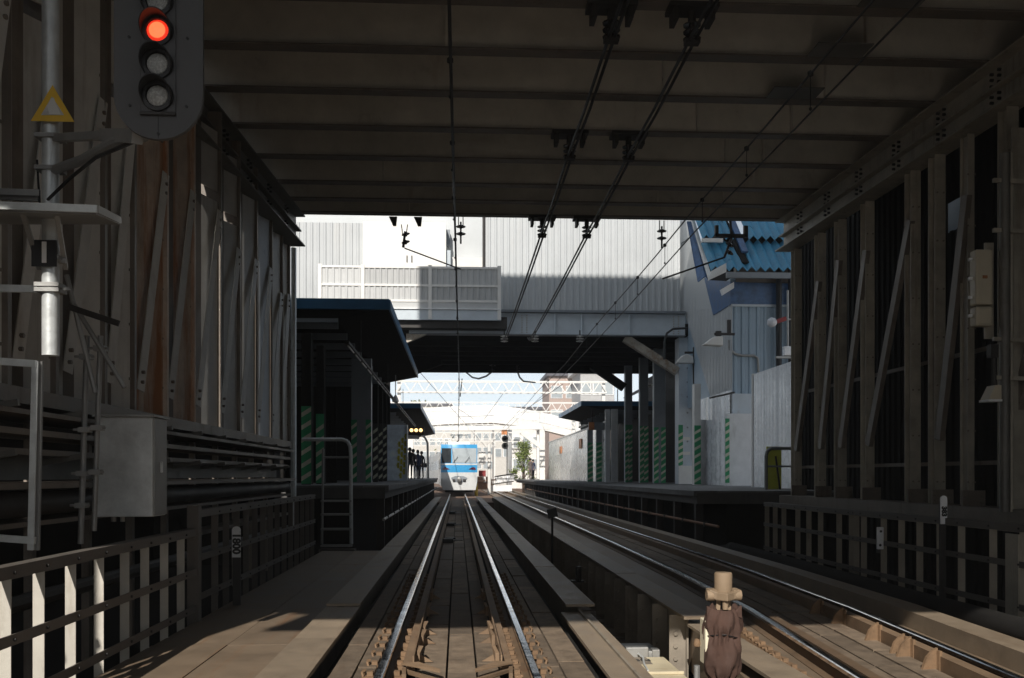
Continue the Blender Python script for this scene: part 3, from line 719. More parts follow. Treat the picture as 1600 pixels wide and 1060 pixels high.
# cabinet
cb = thing('equipment_cabinet', 'galvanised steel equipment cabinet mounted on pipes behind the left fence', 'cabinet', at(200, 815, 8.9))
c0, c1 = at(149, 808, 8.9), at(238, 652, 8.9)
MB().box(c0.x, c1.x, 8.9, 9.3, c0.z, c1.z).build('case', M['galv'], cb, bevel=.008)
MB().box(c0.x-.015, c1.x+.03, 8.86, 9.33, c1.z+.001, c1.z+.02).build('top_cover', M['galvd'], cb)
MB().box(c1.x+.001, c1.x+.016, 8.92, 9.28, c0.z+.01, c1.z-.01).build('door', M['galvd'], cb)
MB().box(c1.x+.017, c1.x+.035, 9.08, 9.10, (c0.z+c1.z)/2-.05, (c0.z+c1.z)/2+.05).build('handle', M['galv'], cb)
for dx in (.11,.19): MB().tube((c0.x+dx,9.05,c0.z-.05),(c0.x+dx,9.05,c0.z-.001),.022,10).build('cable_gland', M['galvd'], cb, True)

# ------------------------------------------------------------------ right foreground
bx = thing('terminal_boxes', 'pair of beige terminal boxes, tall over short, on the right column', 'terminal box', at(1538, 510, 12.2))
for (x0,y0,x1,y1) in ((1525,390,1552,476),(1525,479,1552,509)):
    a, b = at(x0,y1,12.2), at(x1,y0,12.2)
    bxp = MB().box(a.x,b.x,12.2,12.36,a.z,b.z).build('box_case', M['beige'], bx, bevel=.02)
    MB().box(a.x+.035,b.x-.035,12.19,12.199,a.z+.035,b.z-.035).build('box_lid', M['beige'], bxp, bevel=.004)
a = at(1539,433,12.185); MB().box(a.x-.03,a.x+.03,12.175,12.189,a.z-.02,a.z+.02).build('label_plate', M['wallrust'], bx)
for y in (406,436,465,494):
    a = at(1517,y,12.3); MB().box(a.x-.03,a.x+.012,12.28,12.32,a.z-.02,a.z+.02).build('cable_clip', M['whited'], bx)
MB().bar(at(1545,380,12.4), at(1545,530,12.4), .12,.03).build('mounting_board', M['colbeige'], bx)
pp = thing('cable_pipe', 'tall dark vertical cable pipe with clamps at the far right', 'pipe', at(1568, 700, 12.1))
MB().tube(at(1570,240,12.1), at(1570,800,12.1), .065, 12).build('pipe_tube', M['girder'], pp, True)
MB().tube(at(1580,240,12.2), at(1580,800,12.2), .03, 10).build('pipe_tube', M['colbeige'], pp, True)
for y in (282, 360, 530, 590): MB().bar(at(1552,y,12.1), at(1600,y+2,12.1), .05,.05).build('pipe_bracket', M['colbeige'], pp)
MB().bar(at(1593,200,12.3), at(1593,800,12.3), .22, .02).build('backing_column', M['colbeige'], pp)
lp = thing('hooded_lamp', 'small beige hooded lamp on the right column below the boxes', 'lamp', at(1550, 600, 12.0))
a = at(1551, 614, 12.0)
MB().prism([(a.x-.11,a.y-.1,a.z-.09),(a.x+.06,a.y-.1,a.z-.09),(a.x+.06,a.y-.1,a.z+.09),(a.x-.02,a.y-.1,a.z+.09)],(0,.2,0)).build('lamp_hood', M['beige'], lp)
MB().box(a.x-.12,a.x+.065,a.y-.11,a.y+.11,a.z-.12,a.z-.092).build('lamp_rim', M['whited'], lp)
MB().tube((a.x+.02,a.y,a.z+.09),(a.x+.02,a.y,a.z+.45),.03,8).box(a.x-.05,a.x+.05,a.y-.05,a.y+.05,a.z+.45,a.z+.62).build('lamp_stem', M['dark'], lp)

# cloth wrapped post beside the camera
cv = thing('wrapped_signal', 'low signal wrapped in brown cloth with a dusty round cap on top', 'covered signal', at(1131, 1100, 6.0))
D = 6.0
c = at(1130, 906, D); bx_ = c.x
mk = 6.0/1500
MB().lathe([(.0,-.062),(.054,-.062),(.056,-.04),(.056,.055),(.052,.062),(0,.062)], (bx_,D,at(1129,910,D).z), 20).build('round_cap', M['dustmetal'], cv, True)
zb_ = at(1130,925,D).z
MB().prism([(bx_-.10,D-.03,zb_-.03),(bx_-.055,D-.05,zb_-.045),(bx_,D-.10,zb_-.05),(bx_+.055,D-.05,zb_-.045),(bx_+.10,D-.03,zb_-.03),(bx_+.10,D+.05,zb_-.03),(bx_-.10,D+.05,zb_-.03)],(0,0,.05)).build('bracket_plate', M['dustmetal'], cv, bevel=.006)
for s in (-1,1):
    MB().lathe([(.0,-.025),(.034,-.025),(.036,.0),(.034,.025),(0,.025)], (bx_+s*.085,D-.01,zb_-.02), 14, 'X').build('bracket_ear', M['dustmetal'], cv, True)
    MB().bar((bx_+s*.03,D,zb_-.04),(bx_+s*.05,D,zb_-.30),.025,.02).build('fork_leg', M['dustmetal'], cv)
MB().lathe([(0,-.03),(.018,-.03),(.020,.03),(0,.03)], (bx_,D-.05,zb_-.075), 12).build('bolt', M['dustmetal'], cv, True)
# the cloth: a draped, tied bag
n, rings = 72, 56
z_top, z_bot = at(1130,953,D).z, at(1130,1058,D).z - .25
vs_, fs = [], []
prof = [(0,.070),(.03,.094),(.08,.110),(.14,.115),(.19,.109),(.225,.096),(.27,.104),(.38,.117),(.50,.116),(.58,.098),(.645,.066),(.72,.082),(1,.10)]
for k in range(rings+1):
    u = k / rings
    for (a_, r_), (b_, q_) in zip(prof[:-1], prof[1:]):
        if a_ <= u <= b_: rr = r_ + (q_-r_)*(u-a_)/(b_-a_); break
    for i in range(n):
        th = 2*pi*i/n
        near_tie = max(0, 1 - abs(u-.225)/.12); near_low = max(0, 1 - abs(u-.60)/.20)
        fold = 1.5*(.005*sin(th*9+sin(u*9)*1.5) + near_tie*.009*sin(th*16+1) + near_low*.016*sin(th*9+u*3) + .006*sin(th*4+u*14))
        r2 = rr + fold
        ear = .045*max(0, 1-u/.10) * (abs(cos(th))**10)
        vs_.append((bx_ + cos(th)*r2 - .010*u, D + sin(th)*r2*.85, z_top + (z_bot-z_top)*u + ear))
for k in range(rings):
    for i in range(n):
        j = (i+1) % n; fs.append((k*n+i, k*n+j, (k+1)*n+j, (k+1)*n+i))
fs.append(tuple(range(n)))
MB().add(vs_, fs).build('cloth_cover', M['cloth'], cv, True)
tp = [];
for i in range(n+1):
    th = 2*pi*i/n; tp.append(Vector((bx_+cos(th)*.103, D+sin(th)*.088, z_top+(z_bot-z_top)*.215 + .008*sin(th*2) - .02*abs(cos(th)))))
MB().path(tp, .004, 5).build('tie_cord', M['black'], cv)
for s in (-1, 1):
    MB().prism([(bx_+s*.06,D-.04,z_top-.03),(bx_+s*.112,D-.03,z_top-.05),(bx_+s*.11,D-.03,z_top+.03),(bx_+s*.075,D-.035,z_top+.005)],(0,.03,0)).build('cloth_corner', M['cloth'], cv)
a0_, a1_ = at(1097,1034,D+.12), at(1112,965,D+.12)
MB().box(a0_.x-.012,a1_.x+.03,D-.01,D+.13,a0_.z,a1_.z).build('side_box', M['creamplain'], cv, bevel=.006)
a = at(1089,1005,D+.13); MB().lathe([(0,-.03),(.02,-.02),(.024,.0),(.016,.025),(0,.03)], a, 10).build('side_knob', M['clip'], cv, True)
MB().tube((bx_,D+.02,-.9),(bx_,D+.02,z_bot+.1),.05,12).build('post', M['galvd'], cv, True)
a = at(1089,1040,D+.13); MB().tube((a.x,a.y,-.9),(a.x,a.y,a.z),.02,8).build('side_pipe', M['galvd'], cv, True)

# box with the letters between the tracks
tb = thing('trackside_box', 'cream painted trackside box with a stencilled patch between the tracks', 'trackside box', (1.85, 9.3, -.8))
MB().box(1.50, 2.16, 8.5, 9.95, -.80, -.50).build('box_body', M['creamlit'], tb, bevel=.012)
MB().box(1.50, 2.16, 9.05, 9.09, -.499, -.47).build('lid_edge', M['creamlit'], tb, bevel=.006)
MB().box(1.54, 2.12, 10.0, 10.5, -.80, -.45).build('hinge_plate', M['galvd'], tb, bevel=.01)
MB().box(1.76,2.0,9.96,10.12,-.52,-.40).build('latch_block', M['galvd'], tb, bevel=.012)
for x in (1.66, 2.08): MB().box(x-.04,x+.04,9.97,10.12,-.56,-.43).build('latch_foot', M['galvd'], tb, bevel=.006)
MB().box(1.78,1.96,9.55,9.92,-.4995,-.496).build('stencil_patch', M['web'], tb)
text('lettering', 'GN', .14, M['hblack'], tb, (1.87, 9.74, -.493), (0,0,0), .001, .003)
MB().path([Vector((1.88,9.93,-.46)),Vector((1.90,9.75,-.47)),Vector((1.86,9.5,-.48)),Vector((1.84,9.2,-.49))], .010, 6).build('seal_wire', M['galv'], tb)

# dark marker board on a stand between the tracks
mk_ = thing('marker_board', 'dark square marker board on a thin post between the tracks', 'marker', at(862, 880, 15.2))
a = at(863, 802, 15.2); MB().prism([(a.x-.06,a.y,a.z-.09),(a.x+.09,a.y,a.z-.05),(a.x+.06,a.y,a.z+.09),(a.x-.09,a.y,a.z+.05)],(0,.02,0)).build('board', M['black'], mk_)
MB().tube((a.x,a.y+.02,-.82),(a.x,a.y+.02,a.z-.06),.018,8).build('post', M['black'], mk_)
MB().box(a.x-.2,a.x+.5,a.y-.02,a.y+.06,-.3,-.27).tube((a.x+.42,a.y,-.28),(a.x+.42,a.y,-.05),.05,8).build('stay', M['dark'], mk_)
# short cross rods between the main rails
for i, (Y, lb) in enumerate(((22.0,'nearest dark tie rod with bolt lying between the main rails'),(29.0,'second dark tie rod with bolt lying between the main rails'),(38,'farthest dark tie rod with bolt lying between the main rails'))):
    t = thing('tie_rod', lb, 'tie rod', (-.2, Y, -.13), 'tie rods between the rails')
    MB().tube((-.42,Y,-.08),(.12,Y,-.08),.018,6).build('rod', M['galvd'], t, True)
    MB().box(-.36,-.1,Y-.35,Y-.2,-.12,-.03).box(-.3,-.05,Y+.25,Y+.4,-.12,-.04).build('clamp_block', M['black'], t)

# ------------------------------------------------------------------ overhead wires
def wire(name, label, pts, r, cat='wire', group=None, m='copper'):
    t = tag(MB().path([Vector(p) for p in pts], r, 6).build(name, M[m], None, True, org=pts[0]), label, cat, group); return t
def catenary(xf, lab, drops, Y1=130):
    ys = [2, 8, 14, 20.5, 30, 38, 46, 60, 80, 105, Y1]
    t = thing('catenary_wire', lab, 'overhead wire', (xf(8), 8, 5), 'overhead contact wires')
    MB().path([Vector((xf(y), y, 5.0)) for y in ys], .010, 6).build('contact_wire', M['copper'], t, True)
    my = [2,5,8,11,14,17,20.5,24,27,30,34,38,42,46,52,60,70,80,105,Y1]
    MB().path([Vector((xf(y)-.02, y, 5.36 + .04*sin(y*.32))) for y in my], .011, 6).build('messenger_wire', M['copper'], t, True)
    for y in drops:
        z = 5.36 + .04*sin(y*.32)
        MB().tube((xf(y)-.02,y,5.0),(xf(y)-.02,y,z),.005,4).lathe([(0,-.035),(.03,-.02),(.03,.02),(0,.035)],(xf(y)-.02,y,z),6).lathe([(0,-.02),(.015,-.01),(.015,.01),(0,.02)],(xf(y)-.02,y,5.02),6).build('dropper', M['copper'], t)
catenary(lambda y: -.09 + .0042*min(y,40), 'overhead contact wire with droppers above the main track', (9.2,11.4,13.6,16,18.4,22,24.5,27,30,33,36,40,44,50))
catenary(lambda y: rtx(min(max(y,14),40)) - .28 + .012*max(0,min(y,34)-14), 'overhead contact wire with droppers above the right hand track', (9.3,11.4,13.5,16.2,19,22,25.2,27.5,30,32.5,35.5,40))
# feeders with insulators
def insulator(parent, top, n=3, r=.085, h=.11, m='insul', tilt=None):
    for k in range(n):
        MB().lathe([(.02,0),(.03,-.01),(r,-.045),(r*.95,-.06),(.035,-.05),(.025,-.1)], Vector(top) + Vector((0,0,-k*h)), 12, rot=tilt).build('insulator_disc', M[m], parent, True)
ZF = 6.66
FY = [(11.55,'nearest'),(15.9,'second'),(21.1,'third')]
for xf, side in ((1.86,'left'),(2.85,'right')):
    for s in (-.035,.035):
        pts = []
        for y in (0, 4, 8, 11.55, 13.7, 15.9, 18.5, 21.1, 26, 31, 37.6, 38.6):
            sag = -.04 if y in (4, 8, 13.7, 18.5, 26, 31) else 0
            pts.append((xf + s, y, ZF + .035 + sag + (.25 if y > 38 else 0)))
        wire('feeder_cable', f'thick black feeder cable, {"left" if s<0 else "right"} strand of the {side} pair below the beams', pts, .022, 'cable', 'feeder cables under the deck')
    for Y, lb in FY:
        t = thing('insulator_hanger', f'{lb} dark insulator hanger holding the {side} feeder cables under a beam', 'insulator', (xf, Y, ZB), 'feeder insulator hangers')
        MB().box(xf-.30, xf+.30, Y-.16, Y+.16, ZB-.055, ZB-.001).box(xf-.25,xf-.19,Y-.14,Y+.14,ZB-.2,ZB-.056).box(xf+.19,xf+.25,Y-.14,Y+.14,ZB-.2,ZB-.056).build('hanger_bracket', M['dark'], t)
        MB().tube((xf,Y,ZB-.055),(xf,Y,ZB-.2),.05,8).build('hanger_bolt', M['dark'], t)
        insulator(t, (xf,Y,ZB-.17), 3, .11, .085)
        MB().box(xf-.09,xf+.09,Y-.06,Y+.06,ZF-.01,ZF+.06).build('cable_clamp', M['dark'], t)
# pull-off arms under the last beam
t = thing('pull_off_arm', 'slanting rod with insulator under the last beam steadying the left wire', 'steady arm', at(632, 345, 22.0))
a = at(632, 342, 22.0)
for s in (-.07,.07): MB().tube((a.x+s,22,ZB+.02),(a.x+s*.6,22,at(632,366,22).z),.012,6).build('hanger_rod', M['dark'], t)
tilt = Matrix.Rotation(R(-14), 3, 'Y')
insulator(t, at(633,363,22), 2, .10, .18, 'insul', tilt)
MB().tube(at(633,362,22), at(630,387,22), .03, 8).build('insulator_core', M['insul'], t)
MB().tube(at(632,388,22), at(720,421,22), .016, 6).build('steady_rod', M['dark'], t)
for x in (614, 653):
    p = at(x, 340, 21.25); MB().prism([(p.x-.09,21.25,ZB),(p.x+.09,21.25,ZB),(p.x+.07,21.25,ZB-.20),(p.x-.0,21.25,ZB-.20)],(0,.06,0)).build('mount_lug', M['dark'], t)
t = thing('pull_off_arm', 'dark bracket with insulator and long rod near the blue roof', 'steady arm', at(1145, 350, 22.0))
MB().box(at(1117,352,22).x, at(1122,352,22).x, 21.95, 22.05, at(1117,369,22).z, ZB+.1).box(at(1162,352,22).x, at(1168,352,22).x, 21.95, 22.05, at(1117,369,22).z, ZB+.1).box(at(1117,352,22).x, at(1168,352,22).x, 21.95, 22.05, at(1117,371,22).z, at(1117,366,22).z).build('square_bracket', M['dark'], t)
MB().tube(at(1141,345,22), at(1143,372,22), .03, 8).build('hanger_rod', M['dark'], t)
tilt = Matrix.Rotation(R(35), 3, 'Y')
insulator(t, at(1142,380,22), 2, .10, .18, 'insul', tilt)
MB().tube(at(1143,372,22), at(1132,402,22), .03, 8).build('insulator_core', M['insul'], t)
MB().tube(at(1133,402,22), at(1035,436,22), .022, 6).build('steady_rod', M['dark'], t)
for (x, y0, lb) in ((720, 341, 'insulator on twin rods above the left contact wire'), (1034, 348, 'insulator on twin rods above the right contact wire')):
    t = thing('wire_support', lb, 'insulator', at(x, y0, 21.3), 'insulators over the contact wires')
    for s in (-.05,.05): MB().tube(at(x,y0-3,21.3)+Vector((s,0,0)), at(x,y0+12,21.3)+Vector((s,0,0)), .012, 6).build('hanger_rod', M['dark'], t)
    insulator(t, at(x,y0+10,21.3), 2, .11, .16)
    MB().tube(at(x,y0+6,21.3), at(x,y0+40,21.3), .022, 6).build('hanger_stem', M['dark'], t)

# ------------------------------------------------------------------ platforms
ZPL, ZPR = 1.18, 1.04
pf = struct(MB().box(-7.5, -1.62, 21.6, 76, ZPL-.30, ZPL-.05).build('left_platform', M['conc']))
y = 21.6
while y < 75:
    MB().box(-2.1, -1.54, y+.005, y+1.19, ZPL-.12, ZPL).build('coping_slab', M['platf'], pf); y += 1.2
MB().box(-7.5, -2.105, 21.6, 76, ZPL-.049, ZPL-.004).build('paving', M['platf'], pf)
MB().box(-7.5, -2.4, 22.0, 76, -.9, ZPL-.301).build('platform_base', M['nearblack'], pf)
y = 22.2
while y < 70:
    MB().box(-1.86,-1.68,y-.09,y+.09,-.9,ZPL-.301).build('support_post', M['dark'], pf); y += 2.6
pr = struct(MB().box(5.5, 12, 21.8, 90, ZPR-.30, ZPR-.05).build('right_platform', M['conc']))
y = 21.8
while y < 90:
    MB().box(5.42, 5.98, y+.005, y+1.19, ZPR-.12, ZPR).build('coping_slab', M['platf'], pr); y += 1.2
MB().box(5.985, 12, 21.8, 90, ZPR-.049, ZPR-.004).build('paving', M['platf'], pr)
MB().box(6.3, 12, 22.2, 90, -.9, ZPR-.301).build('platform_base', M['nearblack'], pr)
y = 22.4
while y < 80:
    MB().box(5.6,5.78,y-.09,y+.09,-.9,ZPR-.301).build('support_post', M['dark'], pr); y += 2.2
for lab, x, z, y0 in (('pale conduit running below the left platform edge', -1.50, .50, 19.6), ('brown conduit running below the right platform edge', 5.33, .35, 19.4)):
    t = thing('conduit', lab, 'pipe', (x, y0, z), 'conduits under the platform edges')
    MB().tube((x,y0,z),(x,74,z),.03,8).build('conduit_pipe', M['galvd'] if x < 0 else M['timber'], t, True)
    y = y0 + 1
    while y < 70: MB().box(x-.04,x+.04,y-.05,y+.05,z-.05,z+.045).build('pipe_clip', M['dark'], t); y += 2.0

# handrail and ladder at the end of the left platform
hr = thing('platform_steps', 'steel ladder steps with a grey bent handrail at the left platform end', 'steps', at(527, 857, 20.6))
D = 20.8
MB().path([at(472,687,D), at(535,687,D), at(543,690,D), at(547,697,D), at(548,708,D), at(549,850,D)], .04, 10).build('handrail', M['galv'], hr, True)
MB().tube(at(505,702,D), at(503,850,D), .028, 8).build('handrail_post', M['galvd'], hr, True)
MB().tube(at(505,715,D), at(546,715,D), .022, 8).build('middle_rail', M['galvd'], hr, True)
for y in (783, 804, 827, 853):
    a, b = at(502,y,D), at(550,y,D); MB().box(a.x,b.x,D-.12,D+.12,a.z-.02,a.z+.02).build('tread', M['galvd'], hr)
a = at(500,856,D); b = at(555,856,D); MB().box(a.x,b.x,D-.2,D+.2,a.z-.1,a.z-.03).build('base_board', M['wallcol'], hr)

# hazard-striped posts
def striped_post(label, x, y, wd, dp, z0, z1, zs, green=True, body=None, stripew=.16, sides=(-1,), cat='post', group='striped posts on the platforms', base=False):
    t = thing('striped_post', label, cat, (x, y, z0), group)
    MB().box(x-wd/2, x+wd/2, y, y+dp, z0, z1).build('post_body', body or M['greycol'], t)
    bw_ = stripew; ms = M['green'] if green else M['hblack']
    for s in sides:
        x0 = (x-wd/2 if s < 0 else x+wd/2-bw_) if s else x-wd/2
        ww = bw_ if s else wd
        MB().box(x0-.004, x0+ww+.004, y-.006, y-.001, z0+.02, zs).build('stripe_band', ms, t)
        z = z0 + .08
        while z < zs - .22:
            sl = min(.14, ww*.8)
            MB().prism([(x0,y-.009,z),(x0+ww,y-.009,z+sl),(x0+ww,y-.009,z+sl+.11),(x0,y-.009,z+.11)],(0,.002,0)).build('slanted_stripe', M['cream'], t); z += .30 if ww > .12 else .28
    return t
def spx(label, x0, x1, D, ytop, ys, zp, **k):
    a, b = at(x0, 700, D), at(x1, 700, D)
    return striped_post(label, (a.x+b.x)/2, D, b.x-a.x, .35, zp, at(x0, ytop, D).z, at(x0, ys, D).z, **k)
spx('grey post with wide green stripes just past the left wall end', 471, 486, 22.8, 520, 635, ZPL, sides=(0,), body=M['nearblack'])
spx('slim post with green and cream stripes behind the handrail', 494, 506, 24.5, 540, 647, ZPL, sides=(0,), body=M['nearblack'])
spx('broad blue grey column edged with green stripes on the left platform', 549, 580, 29, 560, 656, ZPL, sides=(-1,1))
for k, (x0, x1, D, lb) in enumerate(((583,590,32,'first black and white striped pole behind the broad column'),(592,597.5,34.5,'second black and white striped pole behind the broad column'),(599,604,37,'third black and white striped pole, next to the pale panel'))):
    spx(lb, x0, x1, D, 600, 662, ZPL, green=False, sides=(0,), body=M['nearblack'])
# pale panel with yellow print
t = thing('printed_hoarding', 'pale blue panel with yellow print on the left platform', 'panel', at(620, 751, 40))
a, b = at(605, 751, 40), at(637, 664, 40)
MB().box(a.x, b.x, 40, 40.3, ZPL, b.z).build('panel_board', mat('pale_blue_panel', (.72,.80,.88), .4, bump=0), t)
for k in range(6):
    y = 682 + k*11
    for q in range(3):
        x = 634 - q*5 - k*.6
        if q > 1 and k > 3: continue
        p = at(x, y + q*6, 39.98); MB().box(p.x-.045,p.x+.045,39.985,39.995,p.z-.12,p.z+.10).box(p.x-.08,p.x+.03,39.985,39.996,p.z-.02,p.z+.02).build('yellow_mark', M['yellowpaint'], t)
MB().box(b.x-.04, b.x, 39.9, 39.98, ZPL, b.z).build('panel_edge', M['white'], t)
# dark shed wall on left platform
t = thing('platform_partition', 'dark ribbed partition at the back of the left platform', 'partition', (-6, 30, ZPL))
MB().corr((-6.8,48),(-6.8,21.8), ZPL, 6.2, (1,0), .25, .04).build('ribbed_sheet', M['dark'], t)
MB().corr((-5.2,28.5),(-3.55,28.5), ZPL, 4.0, (0,-1), .16, .03).build('ribbed_sheet', M['nearblack'], t)
MB().box(-6.8,-2.9,41.5,41.7,ZPL,7.1).build('end_screen', M['nearblack'], t)

# left canopy
def canopy(label, xe, xin, y0, y1, z, blue=True, n_r=9, mirror=1):
    t = thing('platform_canopy', label, 'canopy', (xe, y0, z-.6), 'platform canopies')
    m = mirror
    prof = [(xe,z),(xe,z-.17),(xe-m*1.3,z-.42),(xin,z-.42),(xin,z)]
    MB().prism([(x,y0+.05,q) for x,q in prof], (0,y1-y0-.1,0)).build('roof_slab', M['nearblack'], t)
    MB().box(min(xe,xin)-.02, max(xe,xin)+.02, y0-.03, y0+.045, z-.20, z+.06).build('front_fascia', M['bluefascia'], t)
    MB().box(min(xe+m*.002,xe+m*.05), max(xe+m*.002,xe+m*.05), y0+.05, y1, z-.19, z+.06).build('side_fascia', M['bluefascia'], t)
    for k in range(n_r):
        y = y0 + .6 + k*(y1-y0-1)/max(1,n_r-1)
        MB().box(min(xe-m*1.3,xin)+.01, max(xe-m*1.3,xin)-.01, y-.05, y+.05, z-.60, z-.425).build('rafter', M['greycol'], t)
    MB().box(min(xe-m*1.25,xin), max(xe-m*1.25,xin), y0+.06, y0+.14, z-.52, z-.21).build('front_beam', M['greycol'], t)
    return t
canopy('near left platform canopy with dark blue fascia', -1.72, -6.8, 24.0, 40.9, 5.72)
canopy('farther left platform canopy beyond the bridge', -2.0, -6.8, 51, 84, 5.15, n_r=14)
# column under left canopy hidden structures
t = thing('light_row', 'long row of tube lights hanging under the left canopy', 'light', (-2.45, 21.4, 4.2), 'light rows under the canopies')
p0, p1 = at(542,535,21.6), at(649,666,56)
MB().bar(p0,p1,.10,.06).build('light_rail', M['dark'], t)
for k in range(22):
    a = p0.lerp(p1, k/22+.008); b = p0.lerp(p1, (k+.72)/22+.008)
    MB().tube(a+Vector((.0,0,-.05)), b+Vector((.0,0,-.05)), .022, 6).build('light_tube', M['white'], t, True)
for k in (2, 8, 14, 20):
    a = p0.lerp(p1, k/22); MB().tube(a, a+Vector((0,0,1.0)), .012, 5).build('hanger_rod', M['dark'], t)
t = thing('hanging_lamp', 'small bell shaped lamp hanging under the left canopy', 'lamp', at(618, 625, 30)); a = at(618,624,30)
MB().tube(a, a+Vector((0,0,.75)), .015, 6).build('lamp_rod', M['galvd'], t)
MB().lathe([(.03,.12),(.07,.05),(.11,-.06),(.09,-.09),(0,-.10)], a, 12).build('lamp_shade', M['whited'], t, True)
t = thing('signal_lamps', 'three amber lamps glowing in a dark box under the left canopy', 'signal', at(650, 672, 46))
a = at(650,674,46); MB().box(a.x-.38,a.x+.38,46,46.25,a.z-.18,a.z+.2).build('lamp_box', M['black'], t)
for dx in (-8,-.7,6.5):
    b = at(651+dx,672.5,45.98); MB().lathe([(.085,0),(.085,-.03),(.05,-.05),(0,-.055)], b, 12, 'Y').build('amber_lens', M['amber'], t, True)
t = thing('platform_sign_arm', 'curved white pipe arm below the left canopy end', 'pipe', at(672,705,52))
MB().path([at(659,680,52),at(664,684,52),at(668,692,52),at(669,748,52)], .06, 8).build('bent_pipe', M['white'], t, True)

# ------------------------------------------------------------------ the building over the line
YB = 40.0
sb = thing('station_bridge_building', 'pale ribbed station building bridging the tracks', 'building', (2, YB, 7))
def X(px_, Y=YB): return at(px_, 743, Y).x
def Z(py_, Y=YB): return EYE + (743-py_)/1500*Y*1.0
MB().corr((X(757),YB),(X(1063),YB), Z(488), 13.6, (0,-1), .27, .04).build('siding_wall', M['siding'], sb)
MB().corr((X(440),YB+1.2),(X(572,YB+1.2),YB+1.2), 7.6, Z(352,YB+1.2), (0,-1), .27, .04).build('siding_wall', M['siding'], sb)
MB().box(X(440,YB+1.4),X(572,YB+1.4),YB+1.35,YB+1.5,Z(352),Z(340)).build('roof_edge', M['paleblue'], sb)
MB().box(X(568),X(697),YB-.3,YB+2,7.8,Z(352)).build('white_annex', M['white'], sb)
MB().box(X(632)-.02,X(632)+.02,YB-.32,YB-.301,Z(418),Z(352)).build('door_joint', M['whited'], sb)
for x in (636.5, 644): MB().box(X(x)-.02,X(x)+.02,YB-.34,YB-.301,Z(414),Z(404)).build('door_handle', M['dark'], sb)
MB().box(X(697)+.005,X(757),YB+1.0,YB+1.2,7.8,13.6).build('recess_wall', M['siding'], sb)
MB().box(X(697),X(703),YB+.5,YB+.9,Z(380),Z(355)).build('vent_box', M['greycol'], sb)
MB().box(X(696),X(704),YB-.1,YB+.3,Z(418),Z(393)).build('vent_box', M['paleblue'], sb)
MB().box(X(704),X(755),YB+.3,YB+.9,Z(418),Z(400)).build('white_box', M['white'], sb)
MB().tube((X(756),YB-.05,Z(418)),(X(756),YB-.05,13),.06,8).build('down_pipe', M['dark'], sb)
MB().box(X(440),X(1063)-.05,YB+2.4,50,8.0,13.5).build('core_block', M['siding'], sb)
# fence of ribbed panels in front
fp = thing('panel_screen', 'cream ribbed panel screen with white posts on the station bridge', 'screen', (-1, 38.6, 8))
YP = 38.6
xs = [500, 567, 672, 780]
for a, b in zip(xs[:-1], xs[1:]):
    for (y0, y1) in ((421, 446), (449, 470)):
        MB().corr((X(a,YP)+.07,YP),(X(b,YP)-.07,YP), Z(y1,YP), Z(y0,YP), (0,-1), .24, .03).build('ribbed_panel', M['paneltan'], fp)
    for y in (419.5, 447.5, 471.5):
        MB().box(X(a,YP)+.071,X(b,YP)-.071,YP-.05,YP+.02,Z(y,YP)-.045,Z(y,YP)+.04).build('panel_rail', M['white'], fp)
for x in xs: MB().box(X(x,YP)-.07,X(x,YP)+.07,YP-.07,YP+.05,Z(500,YP),Z(416,YP)).build('screen_post', M['white'], fp)
MB().box(X(560,YP),X(781,YP),YP-.02,YP+.06,Z(483,YP),Z(474,YP)).build('kick_board', M['paneltan'], fp)
MB().box(X(560,YP),X(783,YP),YP-.04,YP+.1,Z(501,YP),Z(485,YP)).build('fascia_board', M['paleblue'], fp)
MB().box(X(560,YP),X(783,YP),YP-.1,YP+1.0,Z(484.8,YP)+.0,Z(483.2,YP)).build('floor_edge', M['whited'], fp)
# girder and underside
MB().box(X(640),X(1066),YB-.5,YB-.44,Z(525),Z(492)).build('girder_web', M['paleblue'], sb)
MB().box(X(782),X(1066),YB-.7,YB-.2,Z(491.5),Z(488)).build('girder_flange', M['greycol'], sb)
MB().box(X(640),X(1066),YB-.65,YB-.25,Z(526.5),Z(525.1)).build('girder_flange', M['greycol'], sb)
for x in (865, 906, 980): MB().box(X(x)-.02,X(x)+.02,YB-.6,YB-.501,Z(525),Z(492)).build('girder_stiffener', M['paleblue'], sb)
for x in (818, 1052):
    mb = MB()
    for k in range(8):
        for q in (-.1,.1):
            z = Z(522)+.1*k; mb.tube((X(x)+q,YB-.53,z),(X(x)+q,YB-.501,z),.025,6)
    stuff(mb.build('rivets', M['strut'], sb))
MB().box(X(600),X(790),YB-1.2,YB-.51,Z(520),Z(503)).build('under_beam', M['dark'], sb)
ZU = Z(525)
MB().box(-9, 12, YB-.43, 50.3, ZU-.0, ZU+.5).build('underside_deck', M['nearblack'], sb)
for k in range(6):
    MB().box(-9, 12, 41.5+k*1.7, 41.8+k*1.7, ZU-.22, ZU-.001).build('floor_beam', M['nearblack'], sb)
MB().box(-9, 12, 50.0, 50.3, ZU-.45, ZU-.001).build('end_beam', M['nearblack'], sb)
MB().prism([(X(650,46),46,Z(585,46)),(X(690,46),46,Z(570,46)),(X(690,46),46,ZU-.23),(X(600,46),46,ZU-.23),(X(600,46),46,Z(585,46))],(0,.4,0)).build('haunch', M['nearblack'], sb)
MB().bar((X(975),YB-.2,Z(528)),(X(1056),YB-.2,Z(580)),.32,.36,(0,1,0)).build('knee_strut', M['strut'], sb)
MB().prism([(X(636),YB-.6,Z(540)),(X(636),YB-.6,Z(526)),(X(668),YB-.6,Z(526))],(0,.3,0)).build('corner_bracket', M['strut'], sb)
MB().bar((X(925,48),48,Z(570,48)),(X(975,48),48,Z(605,48)),.4,.4,(0,1,0)).build('knee_strut', M['nearblack'], sb)
